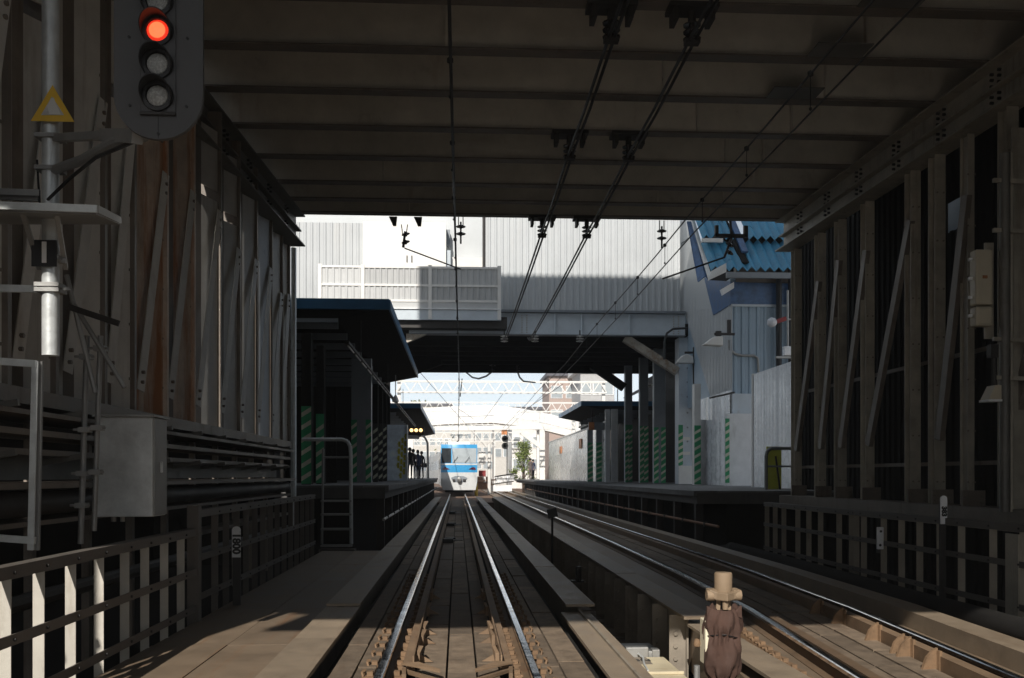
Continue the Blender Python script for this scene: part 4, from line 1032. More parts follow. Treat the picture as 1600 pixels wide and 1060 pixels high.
# right pillar
pil = thing('bridge_pillar', 'pale grey square pillar of the station bridge with rivets', 'pillar', (X(1071), YB, ZPR))
MB().box(X(1058),X(1084),YB-.35,YB+.4,ZPR,Z(527)).build('pillar_shaft', M['paleblue'], pil)
mb = MB()
for y in (575,597,620,645,668,690): 
    mb.tube((X(1071),YB-.38,Z(y)),(X(1071),YB-.351,Z(y)),.04,6)
stuff(mb.build('rivets', M['greycol'], pil))
MB().box(X(1057),X(1085),YB-.45,YB-.352,ZPR,Z(728)).build('base_wrap', M['white'], pil)
MB().box(X(1081),X(1087),YB-.46,YB-.36,ZPR,Z(610)).build('white_strip', M['white'], pil)
for (y0,y1) in ((683,688),(706,711)): MB().box(X(1064),X(1075),YB-.37,YB-.352,Z(y1),Z(y0)).build('notice', M['white'], pil)
MB().box(X(1057),X(1064),YB-.36,YB-.3515,ZPR+.5,Z(664)).build('stripe_band', M['green'], pil)
for k in range(6): z = ZPR+.6+k*.27; MB().prism([(X(1057),YB-.365,z),(X(1064),YB-.365,z+.1),(X(1064),YB-.365,z+.22),(X(1057),YB-.365,z+.12)],(0,.003,0)).build('slanted_stripe', M['cream'], pil)
for i, (x0,x1,D,lb) in enumerate(((1022,1040,42.5,'dark column with two green bands beside the pale pillar'),(1000,1013,45.5,'dark column with green stripes under the bridge, second from the pillar'),(977,988,48.5,'dark column with green stripes under the bridge, third from the pillar'))):
    spx(lb, x0, x1, D, 545, 668 - i*2, ZPR, sides=(-1,1), stripew=.20)
for i, (x0,x1,lb) in enumerate(((918.5,926.5,'left of two green striped posts before the silver hoarding'),(932,942,'right of two green striped posts before the silver hoarding'))):
    spx(lb, x0, x1, 53, 670, 692, ZPR, sides=(0,))
t = thing('hanging_sign', 'dark grey hanging sign board under the right canopy', 'sign', at(940,666,52)); a, b = at(920,672,52), at(957,660,52)
MB().box(a.x,b.x,52,52.2,a.z,b.z).build('sign_board', M['greycol'], t)
MB().box(a.x,a.x+.3,51.97,51.999,a.z,b.z).build('sign_end', M['orange'], t)
MB().tube((a.x+.2,52.1,b.z),(a.x+.2,52.1,b.z+.8),.03,6).tube((b.x-.2,52.1,b.z),(b.x-.2,52.1,b.z+.8),.03,6).build('hanger_rod', M['dark'], t)
t = thing('platform_partition', 'added dark screen keeping the right platform dim under the bridge', 'partition', (10.8, 46, ZPR))
MB().corr((10.75,88),(10.75,56.1), ZPR, 5.2, (-1,0), .25, .04).build('ribbed_sheet', M['dark'], t)  # added dark sheets that block the bright sky behind the columns
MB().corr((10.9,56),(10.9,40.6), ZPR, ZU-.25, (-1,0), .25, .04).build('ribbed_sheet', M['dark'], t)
# right canopy and lights
canopy('right platform canopy with blue end fascia', 6.7, 10.6, 51.5, 63, 5.35, mirror=-1, n_r=7)
for lab, pA, pB, YA, YBb in (('row of tube lights hanging under the bridge on the right', (1034,592), (976,622), 44, 56), ('row of tube lights along the right canopy', (965,640), (905,668), 57, 72)):
    t = thing('light_row', lab, 'light', at(*pA, YA), 'light rows under the canopies')
    p0, p1 = at(*pA, YA), at(*pB, YBb)
    MB().bar(p0, p1, .12, .08).build('light_rail', M['dark'], t)
    for k in range(8):
        a = p0.lerp(p1, k/8+.01); b = p0.lerp(p1, (k+.8)/8+.01); MB().tube(a-Vector((.0,0,.07)), b-Vector((0,0,.07)), .035, 6).build('light_tube', M['white'], t, True)
    MB().tube(p1, p1+Vector((0,0,1.2)), .03, 6).tube(p0, p0+Vector((0,0,1.2)), .03, 6).build('hanger_rod', M['dark'], t)

# ------------------------------------------------------------------ the stair house on the right with blue roof
sh = thing('stair_house', 'ribbed stair house with blue corrugated roof and tarpaulin edges', 'building', (10.6, 34, 1))
XN, YN = 9.55, 33.3
zt = Z(475, YN); zb_ = Z(617, YN)
MB().corr((XN,YN),(13.6,YN), zb_, zt, (0,-1), .27, .04).build('front_siding', M['sidingblue'], sh)
def sidepoly(pts, x, th, m, nm): MB().prism([(x, y, z) for (y, z) in pts], (th,0,0)).build(nm, M[m], sh)
# side wall facing the tracks (plane x = XN): sloping soffit
def sideYZ(px_, py_):
    d = _ray(px_, py_); t_ = (XN - .02) / d.x; return (d.y*t_, EYE + d.z*t_)
P = [sideYZ(1143,617), sideYZ(1143,475), sideYZ(1120,490), sideYZ(1098,420), sideYZ(1080,345), sideYZ(1064,345), sideYZ(1060,490), sideYZ(1070,490), sideYZ(1110,620)]
sidepoly(P, XN-.02, .03, 'siding', 'side_wall')
# ribs on the side wall
for k in range(16):
    f = k/15; px_ = 1072 + 70*f
    ya, za = sideYZ(px_, 500 if px_ < 1090 else 520); 
    yb_, zb2 = sideYZ(px_, 500 + (px_-1072)*3.1 if px_ < 1108 else 616)
    if za - zb2 > .2: MB().box(XN-.032,XN-.021,ya-.03,ya+.03,zb2+.02,za+.9).build('siding_rib', M['siding'], sh)
# tarp strips: sloping along the roof verge
def spt(px_, py_, off): y, z = sideYZ(px_, py_); return (XN - off, y, z)
MB().prism([spt(1100,428,.06), spt(1108,438,.06), spt(1143,440,.06), spt(1143,476,.06), spt(1116,493,.06)], (.035,0,0)).build('tarpaulin', M['tarp'], sh)
MB().prism([at(1073,346,35.3), at(1080,346,35.3), at(1107,434,32.5), at(1101,432,32.5), at(1090,441,32.6)], (.04,0,0)).build('tarpaulin', M['tarp'], sh)
MB().prism([spt(1063,346,.05), spt(1073,346,.05), spt(1076,372,.05), spt(1064,382,.05)], (.02,0,0)).build('grey_patch', M['greycol'], sh)
MB().prism([(XN-.05,YN-.06,zt),(13.6,YN-.06,zt),(13.6,YN-.06,Z(440,YN)),(XN-.05,YN-.06,Z(437,YN))],(0,.05,0)).build('tarpaulin', M['tarp'], sh)
MB().bar(at(1109,434,32.25), at(1081,340,35.4), .13, .10, (1,0,0)).build('verge_board', M['white'], sh)
MB().box(XN-.06,13.6,YN-.10,YN-.061,zt-.02,zt+.06).build('eave_strip', M['paleblue'], sh)
# roof in two tiers of big corrugated sheets, sloping back and up
def roof_tier(x0, x1, y0, z0, y1, z1, nm):
    n = max(2, round((x1-x0)/.31)); pt = (x1-x0)/n; v = []; 
    for (y, z) in ((y0,z0),(y1,z1),(y0,z0-.035),(y1,z1-.035)):
        for i in range(2*n+1): v.append((x0+i*pt/2, y, z + (.16 if i % 2 else 0)))
    k = 2*n+1; f = [(i,i+1,i+1+k,i+k) for i in range(k-1)] + [(i+2*k,i+3*k,i+1+3*k,i+1+2*k) for i in range(k-1)]
    f += [(i,i+2*k,i+1+2*k,i+1) for i in range(k-1)]
    MB().add(v, f).build(nm, M['blueroof'], sh)
YV = 32.4
zv = Z(418, YV)
roof_tier(X(1111,YV), 14, YV, zv, 33.75, zv+1.25, 'roof_sheet')
roof_tier(X(1099,33.4), X(1148,33.4), 33.5, zv+1.35, 36.0, zv+3.7, 'roof_sheet')
roof_tier(X(1172,33.4), 14.6, 33.5, zv+1.35, 36.0, zv+3.7, 'roof_sheet')
MB().bar(Vector((X(1172,YV)-.1,YV+.2,zv+.3)),Vector((X(1155,YV),34.6,zv+2.45)),.24,.08).build('tarp_gutter', M['nearblack'], sh)
MB().bar(Vector((X(1155,YV)+.35,YV+.5,zv+.75)),Vector((X(1150,YV)+.4,34.8,zv+2.7)),.22,.08).build('tarp_gutter', M['tarp'], sh)
MB().box(8.75,13.9,33.76,33.84,zv+.95,zv+1.55).build('tier_board', M['nearblack'], sh)
MB().box(9.65,13.6,33.9,40,zt+1.01,zv+1.2).build('loft_block', M['nearblack'], sh)
MB().box(X(1097,33.3),X(1130,33.3),33.3,33.42,zv+1.18,zv+1.32).build('ridge_board', M['white'], sh)
MB().box(X(1135,YV),13.6,YV-.06,YV+.08,Z(430,YV),Z(421,YV)).build('gutter', M['greycol'], sh)
MB().prism([at(1107,438,32.15),at(1135,425,31.9),at(1135,411,31.9),at(1111,424,32.15)],(0,.09,0)).build('verge_board', M['white'], sh)
MB().box(X(1150,YN),13.6,YN-.02,YN+.3,Z(437,YN),Z(430,YN)+.4).build('soffit_board', M['wallcol'], sh)
MB().prism([(X(1127,32.9),32.9,Z(448,32.9)),(X(1147,32.9),32.9,Z(436,32.9)),(X(1147,32.9),32.9,Z(446,32.9)),(X(1130,32.9),32.9,Z(457,32.9))],(0,.2,0)).build('torn_panel', M['whited'], sh)
MB().box(XN+.05,13.6,YN+.06,41,zb_+.0,zt+1).build('core_block', M['sidingblue'], sh)
# dark down pipes
for x in (1217, 1236): MB().tube((X(x,YN-.3),YN-.3,Z(570,YN-.3)),(X(x,YN-.3),YN-.3,Z(408,YN-.3)),.10,10).build('down_pipe', M['black'], sh, True)
pts = [at(1139,532,YN-.08),at(1140,545,YN-.08),at(1148,553,YN-.08),at(1160,556,YN-.08),at(1178,556,YN-.08),at(1184,560,YN-.08),at(1185,582,YN-.08)]
tag(MB().path(pts,.045,8).build('conduit', M['galvd'], None, True, org=pts[0]), 'bent grey conduit on the blue grey stair house wall', 'pipe')
# lower walls
lwl = thing('white_sheeted_wall', 'white sheeted wall with a green striped edge below the stair house', 'wall', (10, 32.5, ZPR))
YW = 32.6
MB().box(X(1135,YW),X(1186,YW),YW,YW+.25,ZPR,Z(645,YW)).build('sheeted_panel', M['whited'], lwl)
MB().box(X(1144,YW+.35),X(1190,YW+.35),YW+.3,YW+.5,ZPR,Z(612,YW)).build('sheeted_panel', M['paleblue'], lwl)
MB().box(X(1133,YW),X(1139.5,YW),YW-.03,YW-.004,ZPR+.1,Z(653,YW)).build('stripe_band', M['green'], lwl)
for k in range(8): z = ZPR+.2+k*.26; MB().prism([(X(1133,YW),YW-.034,z),(X(1139.5,YW),YW-.034,z+.09),(X(1139.5,YW),YW-.034,z+.2),(X(1133,YW),YW-.034,z+.11)],(0,.003,0)).build('slanted_stripe', M['cream'], lwl)
MB().bar(at(1110,622,YW),at(1146,614,YW),.3,.06).build('cap_strip', M['dark'], lwl)
g2 = thing('rippled_sheet_wall', 'rippled glossy sheet wall receding beside the striped white wall', 'wall', (9.45, 35, ZPR))
nseg = 26; v = []; 
for z in (ZPR, Z(617,35)):
    for i in range(nseg+1):
        y = 32.7 + i*(37.5-32.7)/nseg; v.append((9.40 + .02*sin(i*1.9), y, z))
for z in (ZPR, Z(617,35)):
    for i in range(nseg+1): y = 32.7 + i*(37.5-32.7)/nseg; v.append((9.46, y, z))
k = nseg+1
MB().add(v, [(i,i+1,i+1+k,i+k) for i in range(nseg)] + [(2*k+i,2*k+i+k,2*k+i+1+k,2*k+i+1) for i in range(nseg)]).build('rippled_sheet', M['gloss'], g2, True)
gp = thing('glossy_panel_wall', 'glossy pale sheet wall at the near end of the right platform', 'wall', (9.0, 27, ZPR))
y0, y1 = 25.5, 28.8; np2 = 3
for q in range(np2):
    a = y0 + q*(y1-y0)/np2; b = a + (y1-y0)/np2 - .006; nseg = 10; v = []
    for zz in (ZPR, 4.48):
        for i in range(nseg+1): v.append((9.0 + .012*sin(i*2.4+q) , a + (b-a)*i/nseg, zz))
    for zz in (ZPR, 4.48):
        for i in range(nseg+1): v.append((9.05, a + (b-a)*i/nseg, zz))
    k = nseg+1
    MB().add(v, [(i,i+1,i+1+k,i+k) for i in range(nseg)] + [(2*k+i,2*k+i+k,2*k+i+1+k,2*k+i+1) for i in range(nseg)] + [(i+k,i+1+k,i+1+3*k,i+3*k) for i in range(nseg)] + [(0,k,3*k,2*k),(k-1,3*k-1,4*k-1,2*k-1)]).build('glossy_sheet', M['gloss'], gp, True)
MB().box(8.98,9.1,y1+.001,y1+.12,ZPR,4.5).build('end_post', M['white'], gp)
# small white side box and wall behind the glossy panel
tag(MB().box(X(1088,36),X(1103,36),36,36.3,ZPR,Z(655,36)).build('white_board', M['whited'], None, org=(X(1095,36),36,ZPR)), 'narrow white board beside the pale pillar', 'board')
spx('narrow white post with a broad green striped face right of the pillar', 1085, 1095, 35.6, 600, 665, ZPR, sides=(0,), body=M['white'])
# yellow green board and rail
yb_ = thing('platform_end_board', 'yellow green board leaning at the right platform end', 'board', at(1208, 768, 24.6))
a, b = at(1198, 768, 24.6), at(1221, 698, 24.6)
MB().box(a.x,b.x,24.6,24.65,ZPR,b.z).build('board', M['olive'], yb_)
hr2 = thing('platform_handrail', 'grey bent handrail in front of the yellow green board', 'handrail', at(1198, 768, 24.3))
MB().path([at(1197,775,24.3),at(1197,712,24.3),at(1199,705,24.3),at(1205,701,24.3),at(1250,701,24.3)],.045,10).build('handrail', M['galvd'], hr2, True)
MB().tube(at(1197,729,24.3),at(1250,729,24.3),.025,8).build('middle_rail', M['galvd'], hr2, True)
MB().bar(at(1212,713,24.3),at(1220,775,24.3),.04,.03).build('slanted_bar', M['dark'], hr2)
# lamps and fixtures on the stair house
def bell_lamp(label, px_, py_, D, s):
    t = thing('platform_lamp', label, 'lamp', at(px_, py_, D), 'white shaded lamps by the stair house'); a = at(px_, py_, D)
    return t, a
t, a = bell_lamp('white shaded lamp on an arm in front of the ribbed side wall', 1114, 534, 32.5, 1)
MB().prism([a+Vector((-.38,-.2,-.13)),a+Vector((.30,-.2,-.17)),a+Vector((.30,-.2,.16)),a+Vector((0,-.2,.15))],(0,.4,0)).build('lamp_shade', M['white'], t, bevel=.03)
MB().box(a.x+.05,a.x+.75,a.y-.04,a.y+.04,a.z+.22,a.z+.30).box(a.x+.1,a.x+.28,a.y-.06,a.y+.06,a.z+.16,a.z+.36).box(a.x+.5,a.x+.62,a.y-.04,a.y+.06,a.z+.3,a.z+.75).build('lamp_arm', M['dark'], t)
t, a = bell_lamp('white domed lamp at the head of the pale pillar', 1070, 562, 38.6, 1)
MB().prism([a+Vector((-.38,-.2,-.17)),a+Vector((.33,-.2,-.17)),a+Vector((.30,-.2,.10)),a+Vector((.1,-.2,.2)),a+Vector((-.1,-.2,.16)),a+Vector((-.28,-.2,0))],(0,.4,0)).build('lamp_shade', M['white'], t, bevel=.03)
MB().box(a.x+.34,a.x+.50,a.y-.05,a.y+.05,a.z-1.0,a.z+.5).box(a.x+.0,a.x+.339,a.y-.04,a.y+.04,a.z+.24,a.z+.32).build('lamp_arm', M['dark'], t)
t = thing('bagged_lamp', 'lamp wrapped in a white plastic bag on a red arm', 'lamp', at(1207, 503, 31.5)); a = at(1206,504,31.5)
MB().lathe([(0,-.16),(.10,-.13),(.17,-.02),(.15,.08),(.08,.15),(0,.17)], a, 12, 'X').build('plastic_bag', M['bag'], t, True)
MB().bar(at(1213,503,31.5), at(1228,498,31.5), .14, .14).build('red_arm', M['purple'], t)
MB().tube(at(1226,499,31.5), at(1245,500,31.5), .03, 6).build('bracket', M['galvd'], t)
t = thing('junction_box', 'small white junction box on a pipe by the black downpipes', 'box', at(1231, 560, 31)); a = at(1231,549,31)
MB().box(a.x-.15,a.x+.15,30.9,31.1,a.z-.15,a.z+.15).build('case', M['whited'], t, bevel=.02)
MB().tube((a.x,31,a.z+.15),(a.x,31,a.z+2.0),.035,8).box(a.x-.4,a.x+.3,30.95,31.05,a.z-.24,a.z-.17).build('mount_pipe', M['galvd'], t)
wire('service_cable', 'black cable looping from the pillar head to the bridge girder', [at(1038,562,38.8),at(1038,535,38.8),at(1042,521,38.8),at(1052,514,38.8),at(1075,513,38.8)], .05, 'cable')

# insulators along the lower edge of the bridge
for i, (x, lb) in enumerate(((788,'left white insulator below the bridge girder'),(836,'middle white insulator below the bridge girder'),(906,'right white insulator below the bridge girder'))):
    t = thing('bridge_insulator', lb, 'insulator', at(x, 530, 38.8), 'white insulators below the bridge girder'); a = at(x, 524, 38.8)
    insulator(t, a, 3, .16, .10, 'insulw')
    MB().tube(a+Vector((0,0,.2)), a-Vector((0,0,.3)), .03, 6).build('stem', M['dark'], t)
for i, (x, lb) in enumerate(((769,'left dark insulator on the far edge of the bridge'),(808,'right dark insulator on the far edge of the bridge'))):
    t = thing('bridge_insulator', lb, 'insulator', at(x, 570, 50), 'dark insulators on the far bridge edge'); a = at(x, 570, 49.9)
    insulator(t, a, 3, .18, .13, 'insul')
    MB().tube(a+Vector((0,0,.2)), a-Vector((0,0,.4)), .05, 6).build('stem', M['dark'], t)
wire('feeder_cable', 'slack black cable loop left of the far bridge insulators', [at(769,581,50.5),at(760,588,52),at(748,592,54),at(738,590,56),at(726,580,60)], .05, 'cable')
wire('feeder_cable', 'slack black cable running right from the far bridge insulators', [at(809,582,50.5),at(812,590,53),at(818,596,56),at(836,598,60)], .05, 'cable')
for a, b, lb in (((722,592),(719,620),'dark tensioning rod hanging above the train'),):
    wire('tension_rod', lb, [at(*a,72), at(*b,72)], .05, 'rod')

# ------------------------------------------------------------------ the train
YT = 74.0
tr = thing('commuter_train', 'white and blue commuter train approaching on the main track', 'train', (.12, YT, 0))
CX = .12; HW = 1.40
def fy(x, z):   # shape of the train's front
    u = (x - CX) / HW
    return YT + .22*u*u + (.30*max(0, (z-1.9)/2.0)**1.5)
def face(x0, x1, z0, z1, nm, m, off=0., par=None, nx=8, nz=4, taper=0):
    v = []; f = []
    for lay in (0, .06):
        for j in range(nz+1):
            for i in range(nx+1):
                z = z0 + (z1-z0)*j/nz; x = x0 + (x1-x0)*i/nx
                if taper: x = CX + (x-CX)*(1 - taper*(1-j/nz))
                v.append((x, fy(x,z) - off + lay, z))
    k = (nx+1); N = k*(nz+1)
    for j in range(nz):
        for i in range(nx):
            f.append((j*k+i, j*k+i+1, (j+1)*k+i+1, (j+1)*k+i)); f.append((N+j*k+i, N+(j+1)*k+i, N+(j+1)*k+i+1, N+j*k+i+1))
    for i in range(nx): f += [(i, N+i, N+i+1, i+1), (nz*k+i, nz*k+i+1, N+nz*k+i+1, N+nz*k+i)]
    for j in range(nz): f += [(j*k, (j+1)*k, N+(j+1)*k, N+j*k), (j*k+nx, N+j*k+nx, N+(j+1)*k+nx, (j+1)*k+nx)]
    return MB().add(v, f).build(nm, M[m], par or tr, True)
zt_ = lambda y: EYE + (743-y)/1500*YT
face(CX-HW, CX+HW, zt_(766), zt_(752), 'front_skirt', 'trainwhite', taper=.10)
face(CX-HW, CX+HW, zt_(752)+.001, zt_(738.5), 'lower_panel', 'trainwhite')
band = face(CX-HW, CX+HW, zt_(738.5)+.001, zt_(727), 'blue_band', 'trainblue')
face(CX-HW, CX+HW, zt_(727)+.001, zt_(699.5), 'window_surround', 'trainblue')
face(CX-HW, CX+HW, zt_(699.5)+.001, zt_(694.5), 'roof_front', 'trainblue')
face(CX-HW+.05, CX-.62, zt_(723.5), zt_(700.5), 'side_window', 'glassd', .02)
face(CX-.52, CX+HW-.06, zt_(723.5), zt_(700.5), 'windscreen', 'glass', .02)
face(CX-HW+.02, CX+HW-.02, zt_(727)+.01, zt_(724.5), 'white_line', 'trainwhite', .015)
for s in (-1, 1):
    p = [(CX+s*.72, zt_(733.5)), (CX+s*1.28, zt_(734.5)), (CX+s*1.25, zt_(731)), (CX+s*1.05, zt_(730))]
    MB().prism([(x, fy(x,z)-.04, z) for x, z in p], (0,.03,0)).build('headlight', M['tail'], tr)
MB().prism([(CX-.62,fy(CX,1)-.02,zt_(747)),(CX-.45,fy(CX,1)-.02,zt_(753.5)),(CX+.45,fy(CX,1)-.02,zt_(753.5)),(CX+.62,fy(CX,1)-.02,zt_(747)),(CX+.3,fy(CX,1)-.02,zt_(744)),(CX-.3,fy(CX,1)-.02,zt_(744))],(0,.015,0)).build('coupler_recess', M['greycol'], tr)
MB().lathe([(.16,0),(.2,-.1),(.17,-.35),(.08,-.38),(0,-.38)], (CX, YT-.02, zt_(749.5)), 12, 'Y').build('coupler', M['galvd'], tr, True)
MB().box(CX-.5,CX-.3,YT-.12,YT-.04,zt_(752),zt_(749)).box(CX+.3,CX+.5,YT-.12,YT-.04,zt_(752),zt_(749)).build('coupler_link', M['dark'], tr)
for s in (-.35, .55): MB().bar((CX+s-.1, YT-.03, zt_(723)), (CX+s+.25, YT-.0, zt_(714)), .02, .03).build('wiper', M['black'], tr)
def car_body(y0, y1, x0, x1, par, nm):
    zr, zl = zt_(697), .55
    pr_ = [(-HW,zl),(-HW,zr-.25),(-HW+.25,zr),(0,zr+.12),(HW-.25,zr),(HW,zr-.25),(HW,zl)]
    b = MB().prism([(x0+a, y0, z) for a, z in pr_], (x1-x0, y1-y0, 0)).build(nm, M['trainsteel'], par)
    L = y1-y0
    for s in (-1, 1):
        for k in range(8):
            f0 = (k+.2)/8; f1 = (k+.75)/8; xa = x0+(x1-x0)*f0; xb = x0+(x1-x0)*f1
            MB().add([(xa+s*(HW+.012),y0+L*f0,1.95),(xb+s*(HW+.012),y0+L*f1,1.95),(xb+s*(HW+.012),y0+L*f1,2.85),(xa+s*(HW+.012),y0+L*f0,2.85),
                      (xa+s*(HW-.02),y0+L*f0,1.95),(xb+s*(HW-.02),y0+L*f1,1.95),(xb+s*(HW-.02),y0+L*f1,2.85),(xa+s*(HW-.02),y0+L*f0,2.85)],
                     [(0,1,2,3),(7,6,5,4),(0,4,5,1),(1,5,6,2),(2,6,7,3),(3,7,4,0)]).build('window', M['glassd'], b)
    return b
car_body(YT+.6, 93.5, CX, CX-.5, tr, 'car_body')
car_body(94.2, 113.5, CX-.55, CX-2.2, tr, 'car_body')
car_body(114.2, 133.5, CX-2.4, CX-6.0, tr, 'car_body')
for y in (76.5, 90): MB().box(CX-1.1,CX+1.1,y,y+2.4,.05,.55).build('bogie', M['dark'], tr)
MB().box(CX-.9,CX+.9,80,83,zt_(697)+.12,zt_(697)+.5).build('roof_unit', M['whited'], tr)
pg = MB(); pg.bar((CX-.5,86,4.1),(CX,87.5,4.6),.06,.06).bar((CX,87.5,4.6),(CX,86,5.0),.06,.06).bar((CX-.8,86,5.0),(CX+.8,86,5.0),.08,.06); pg.build('pantograph', M['dark'], tr)

# ------------------------------------------------------------------ people
def person(label, x, y, z, face_dir, h, top, legs, stride=.12, hairm='hair', bag=None):
    t = thing('person', label, 'person', (x, y, z)); t.rotation_euler = (0,0,face_dir); s = h/1.72
    J = [(0,0,.95,.13),(0,0,1.2,.125),(0,0,1.40,.145),(0,0,1.50,.06),(0,-.01,1.60,.085),(0,-.01,1.70,.06),
         (-.17,0,1.40,.06),(-.24,.02,1.14,.045),(-.23,-.06,.90,.035),(-.23,-.09,.80,.035),
         (.17,0,1.40,.06),(.24,.02,1.14,.045),(.23,-.06,.90,.035),(.23,-.09,.80,.035),
         (-.09,0,.88,.095),(-.10,-stride*.5,.50,.062),(-.10,-stride*.4,.08,.045),(-.10,-stride*.4-.15,.035,.035),
         (.09,0,.88,.095),(.10,stride*.3,.50,.062),(.10,stride*.9,.08,.045),(.10,stride*.9-.15,.035,.035)]
    E = [(0,1),(1,2),(2,3),(3,4),(4,5),(2,6),(6,7),(7,8),(8,9),(2,10),(10,11),(11,12),(12,13),(0,14),(14,15),(15,16),(16,17),(0,18),(18,19),(19,20),(20,21)]
    me = bpy.data.meshes.new('body'); me.from_pydata([(a*s,b*s,c_*s) for a,b,c_,r in J], E, [])
    ob = bpy.data.objects.new('tmp', me); COL.objects.link(ob)
    sk = ob.modifiers.new('s','SKIN'); sub = ob.modifiers.new('u','SUBSURF'); sub.levels = 1; sub.render_levels = 1
    for i, (a,b,c_,r) in enumerate(J): me.skin_vertices[0].data[i].radius = (r*s, r*s*.8)
    me.skin_vertices[0].data[0].use_root = True
    dg = bpy.context.evaluated_depsgraph_get(); m2 = bpy.data.meshes.new_from_object(ob.evaluated_get(dg)); bpy.data.objects.remove(ob)
    m2.materials.clear()
    for k in (top, legs, 'skin', 'black'): m2.materials.append(M[k])
    for p in m2.polygons:
        c_ = p.center / s
        p.material_index = 2 if (c_.z > 1.49 or (abs(c_.x) > .18 and c_.z < .90 and c_.z > .7)) else (3 if c_.z < .1 else (1 if c_.z < .80 and abs(c_.x) < .2 else 0))
        p.use_smooth = True
    b = inst('body', m2, t)
    hm = MB().lathe([(.0,.11),(.06,.095),(.10,.03),(.102,-.03),(.085,-.08)], Vector((0,.015,1.665))*s, 12)
    hm.v = [v for v in hm.v]
    o = bpy.data.objects.new('hair', hm.mesh('hair', M[hairm], True)); COL.objects.link(o); o.parent = t
    if bag:
        o = bpy.data.objects.new('shoulder_bag', MB().box(.24*s,.32*s,-.14*s,.14*s,.72*s,1.0*s).bar((.2*s,0,1.42*s),(.28*s,0,1.0*s),.02,.03).mesh('shoulder_bag', M[bag])); COL.objects.link(o); o.parent = t
    return t
a = at(829,743,76); person('person in a long grey brown coat at the edge of the right platform', a.x, 76, ZPR, .4, 1.68, 'coatg', 'coatg')
a = at(833,743,77.5); person('person in a navy jacket just behind the grey coat on the right platform', a.x, 77.5, ZPR, .6, 1.62, 'coatn', 'trou')
for x, D, lb, tp, f in ((640.5,52,'person in a dark coat nearest the pale panel on the left platform','coatd',.3),(645.5,55,'second waiting person from the pale panel, in dark clothes, on the left platform','coatg',-.4),(653,57,'person in navy beside the white pipe on the left platform','coatn',.8),(658.5,60,'farthest waiting person in black on the left platform','coatd',-.6)):
    a = at(x,743,D); person(lb, a.x, D, ZPL, f, 1.68, tp, 'trou', .06, bag='black' if tp == 'coatd' else None)

# ------------------------------------------------------------------ beyond the bridge
# silver hoarding panels along the right platform
hd = thing('hoarding_fence', 'bright silver hoarding panels along the right platform', 'hoarding', (8, 60, ZPR))
y = 51.5
while y < 84:
    e = min(84, y+1.8); MB().box(8.0 + .012*random.random(),8.06,y+.01,e-.01,ZPR,4.25).build('hoarding_panel', M['hoard'], hd)
    y = e
MB().box(7.95,8.08,51.5,84,4.255,4.33).build('top_rail', M['white'], hd)
for x0,y0,x1,y1,D in ((896,686,906,701,62),(855,698,863,709,74)):
    t = tag(MB().box(7.93,7.97,D-.6,D+.6,at(x0,y1,D).z,at(x0,y0,D).z).build('notice_board', M['orange'], None, org=(7.95,D,2.5)), 'orange and white notice on the silver hoarding, nearer one' if D < 70 else 'orange and white notice on the silver hoarding, farther one', 'notice', 'notices on the hoarding')
t = thing('glossy_screen', 'crumpled glossy sheet screen beside the right green striped post', 'screen', (8.2, 51, ZPR))
for q, (x0, x1) in enumerate(((945,953),(953.5,965))):
    a, b = at(x0,700,51), at(x1,700,50.8)
    MB().box(a.x,b.x,50.8-.1*q,50.9-.1*q,ZPR,at(950,640,51).z).build('glossy_sheet', M['gloss'], t)
# white bent post and brace (end of hoarding)
t = thing('white_post', 'white steel post with a slanting brace at the far end of the right platform', 'post', at(847, 750, 80))
a = at(847,750,80); MB().box(a.x-.22,a.x+.22,79.8,80.2,ZPR-1,at(847,672,80).z).build('post_shaft', M['white'], t)
MB().bar((a.x,80,at(847,700,80).z),at(815,676,80),.35,.3,(0,1,0)).build('slanting_brace', M['white'], t)
MB().bar(at(680,670,80),at(860,668,80),.3,.35).build('cross_member', M['white'], t)

# lattice gantries
def gantry(label, Y, x0, x1, z0, z1, n, th=.07):
    t = thing('lattice_gantry', label, 'gantry', (x0, Y, -.3), 'lattice gantries over the tracks')
    for yo in (0, .7):
        for z in (z0, z1): MB().bar((x0,Y+yo,z),(x1,Y+yo,z),th*1.3,th*1.3).build('chord', M['white'], t)
    for k in range(n):
        xa = x0+(x1-x0)*k/n; xb = x0+(x1-x0)*(k+.5)/n; xc = x0+(x1-x0)*(k+1)/n
        MB().bar((xa,Y,z0),(xb,Y,z1),th,th).bar((xb,Y,z1),(xc,Y,z0),th,th).build('lattice_bar', M['white'], t)
    for x in (x0+.2, x1-.2): MB().box(x-.12,x+.12,Y+.2,Y+.5,-.3,z1).build('gantry_post', M['white'], t)
    return t
g1 = lambda y, D: EYE + (743-y)/1500*D
gantry('nearest white lattice gantry beyond the bridge', 72, at(640,700,72).x-1, at(948,700,72).x, g1(613,72), g1(596,72), 15)
gantry('second white lattice gantry beyond the bridge', 92, at(640,700,92).x-3, at(905,700,92).x, g1(643,92), g1(629,92), 18)
gantry('third white lattice gantry above the train', 118, -10, 8, g1(690,118), g1(676,118), 14)
gantry('white lattice gantry just past the nearest one, lower', 84, at(650,700,84).x-2, at(900,700,84).x, g1(668,84), g1(656,84), 16, .05)
gantry('thin white lattice gantry behind the footbridge', 128, -12, 10, g1(664,128), g1(652,128), 15, .06)
gantry('farthest small white lattice gantry', 150, -12, 6, g1(697,150), g1(686,150), 12)
